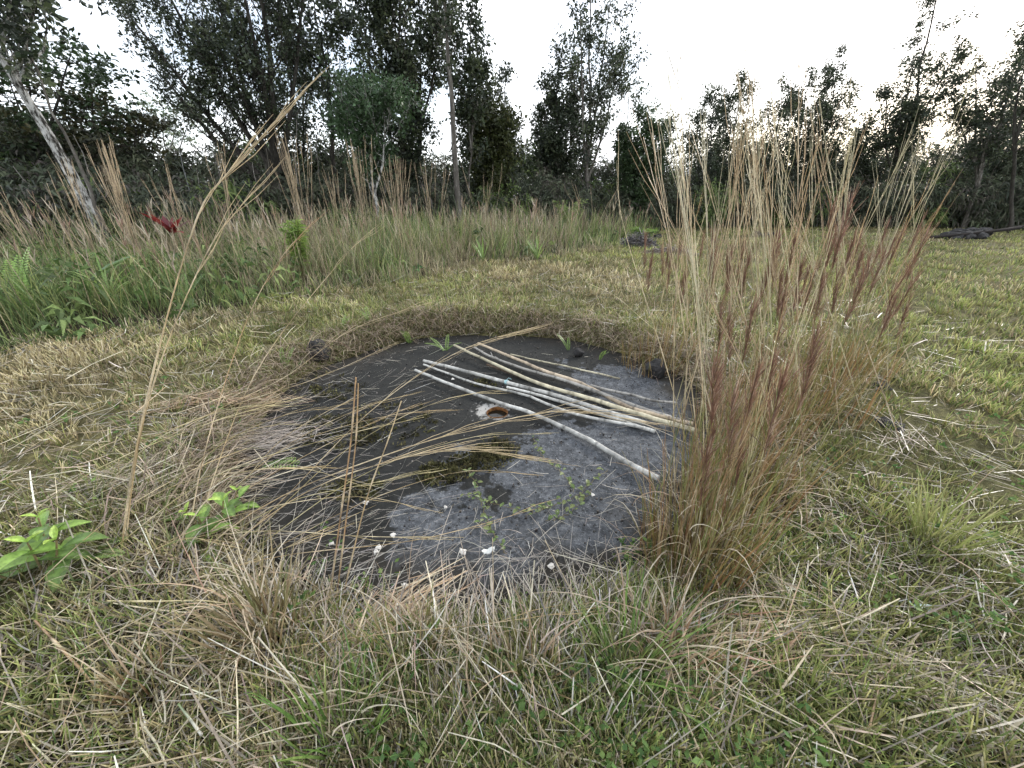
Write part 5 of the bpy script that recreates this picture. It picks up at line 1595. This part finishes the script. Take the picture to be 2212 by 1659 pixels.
# ------------------------------------------------------------------ moss, debris, scraps
def moss():
    g = Geo()
    spots = []
    for (zx, zy, rx, ry, n) in [(1180, 790, 110, 60, 55), (1080, 850, 130, 50, 60), (880, 920, 130, 55, 70), (400, 1010, 160, 55, 50), (330, 690, 260, 90, 70), (600, 640, 250, 120, 50), (1120, 430, 60, 25, 18), (250, 450, 200, 80, 40)]:
        for k in range(n):
            a = U(0, 2 * PI); r = math.sqrt(U(0, 1))
            spots.append(Z5(zx + rx * r * math.cos(a), zy + ry * r * math.sin(a), .0))
    n = len(spots)
    for c in spots:
        k = 16; s = U(.010, .028)
        d = rng.normal(0, 1, (k, 3)); d[:, 2] = np.abs(d[:, 2]) + .3
        d /= np.linalg.norm(d, axis=1, keepdims=True)
        pos = c + rng.normal(0, 1, (k, 3)) * np.array([s, s, 0]) + np.array([0, 0, .001])
        col = pick([(0.06, 0.058, 0.026), (0.10, 0.098, 0.042), (0.04, 0.039, 0.022), (0.13, 0.12, 0.06)], 1)
        leaves(g, pos, d, U(.010, .032, k), U(.008, .020, k), np.clip(col * np.exp(rng.normal(0, .2, (k, 1))), 0.005, .4), fold=0)
    tag(g.build("moss_tufts", M_MOSS), "dark olive moss tufts on the cover", "moss", None, "stuff")


moss()
M_SCRAP = mat_plain("white_plastic", (0.72, 0.73, 0.70), rough=0.5, var=.12, scale=40)
M_CHIP = mat_plain("white_chips", (0.62, 0.60, 0.56), var=.2)
M_SCRAP2 = mat_plain("greenish_plastic", (0.5, 0.6, 0.56), rough=0.4, var=.15)


def scrap(label, c, w, d, rot, mat, name, cat, crumple=.012, lift=.02, group=None):
    n = 6
    g = Geo()
    u, v = np.meshgrid(np.linspace(-.5, .5, n), np.linspace(-.5, .5, n))
    x = u.ravel() * w * (1 + .15 * np.sin(v.ravel() * 5)); y = v.ravel() * d * (1 + .2 * np.cos(u.ravel() * 4 + 1))
    z = lift + np.abs(rng.normal(0, crumple, n * n)) + .15 * d * np.cos(v.ravel() * PI)
    F = [[j * n + i, j * n + i + 1, (j + 1) * n + i + 1, (j + 1) * n + i] for j in range(n - 1) for i in range(n - 1)]
    V = np.stack([x, y, z], 1)
    V2 = V - np.array([0, 0, .003])
    g.add(np.concatenate([V, V2]), np.concatenate([np.array(F), np.array(F)[:, ::-1] + n * n]), (.7, .7, .7))
    o = g.build(name, mat)
    o.location = [float(k) for k in c]; o.rotation_euler = (0, 0, rot)
    return tag(o, label, cat, group)


c = Z5(1140, 1372, .0); scrap("white plastic scrap lying in the growth at the front of the cover", (c[0], c[1], .01), .055, .02, .25, M_SCRAP, "plastic_scrap", "scrap")
c = G(1968, 1340, .04); scrap("pale green plastic scrap in the turf at the lower right", (c[0], c[1], float(gz(c[0], c[1])) + .03), .055, .022, -.3, M_SCRAP2, "plastic_scrap", "scrap")
CH = [(470, 1078, .022, "pale chip on the cover between the two right standing stalks"), (285, 1300, .018, "white chip left of the standing broken stalks"), (540, 1320, .020, "upper pale fungus flake right of the standing stalks at the cover's front"),
      (527, 1345, .018, "lower pale fungus flake right of the standing stalks at the cover's front"), (905, 1102, .012, "tiny white chip on bare concrete left of the middle vine"), (1706, 1035, .016, "white chip under the bushy front right vine"), (683, 1530, .02, "pale petal-like flake in the grass below the cover"),
      (945, 405, .022, "flat white chip below the twine-knotted pole"), (1000, 1345, .024, "crumbly white flake left of the white plastic scrap"), (620, 1255, .02, "white bent flake right of the leaning tan stalk"), (1480, 1425, .022, "whitish flake at the front right of the cover")]
for (zx, zy, s, lab) in CH:
    c = Z5(zx, zy, .01)
    z = max(.004, float(gz(c[0], c[1])) if off_slab(np.array([c[0]]), np.array([c[1]]))[0] > 0 else 0.0)
    scrap(lab, (c[0], c[1], z), s * 1.3, s, U(0, 3), M_CHIP, "white_flake", "flake", .004, .006, "pale flakes on and round the cover")


def grit():
    g = Geo()
    n = 2600
    a = U(0, 2 * PI, n); r = slab_edge(a) * np.sqrt(U(0, 1, n))
    x = SC[0] + r * np.cos(a); y = SC[1] + r * np.sin(a)
    s = U(.003, .012, n) * U(.5, 1, n)
    col = pick([(.05, .045, .04), (.10, .085, .07), (.26, .25, .23), (.02, .02, .02)], n, [3, 2, 1, 4])
    hole = np.hypot(x - HOLE[0], y - HOLE[1]) > HR + .02
    x, y, s, col = x[hole], y[hole], s[hole], col[hole]; n = len(x)
    b = np.stack([x, y, np.full(n, .006)], 1)
    k = rng.normal(0, .35, (n, 8, 3))
    cube = np.array([[-1, -1, -1], [1, -1, -1], [1, 1, -1], [-1, 1, -1], [-1, -1, 1], [1, -1, 1], [1, 1, 1], [-1, 1, 1]], float)
    V = b[:, None] + (cube[None] * .5 + k * .5) * s[:, None, None]
    F = (np.arange(n) * 8)[:, None, None] + np.array([[0, 3, 2, 1], [4, 5, 6, 7], [0, 1, 5, 4], [1, 2, 6, 5], [2, 3, 7, 6], [3, 0, 4, 7]])[None]
    g.add(V.reshape(-1, 3), F.reshape(-1, 4), np.repeat(col, 8, 0))
    tag(g.build("grit", M_STRAW, smooth=False), "specks of grit on the concrete cover", "grit", None, "stuff")


grit()


def weeds():
    """small clover-like weeds through the foreground"""
    g = Geo()
    n = 1300
    x, y, d = sector(n, 0.5, 4.0, 62)
    e = off_slab(x, y)
    keep = ((e > -0.25) & (fbm(x, y, 1.4, 171, 3) > 0.5)) & (y > .2) & ((e > 0.0) | (y < 1.6))
    x, y, e = x[keep], y[keep], e[keep]
    z = np.where(e < 0, .01, gz(x, y) + U(.02, .10, len(x)))
    for k in range(6):
        pos = np.stack([x + rng.normal(0, .02, len(x)), y + rng.normal(0, .02, len(x)), z + U(0, .03, len(x))], 1)
        dd = rng.normal(0, 1, (len(x), 3)); dd[:, 2] = .35
        leaves(g, pos, dd, U(.014, .036, len(x)), U(.012, .022, len(x)), pick([(0.07, 0.14, 0.04), (0.11, 0.19, 0.05), (0.16, 0.24, 0.07)], len(x)))
    tag(g.build("clover_weeds", M_BUSH), "small green weeds creeping through turf and cover edge", "weeds", None, "stuff")


weeds()
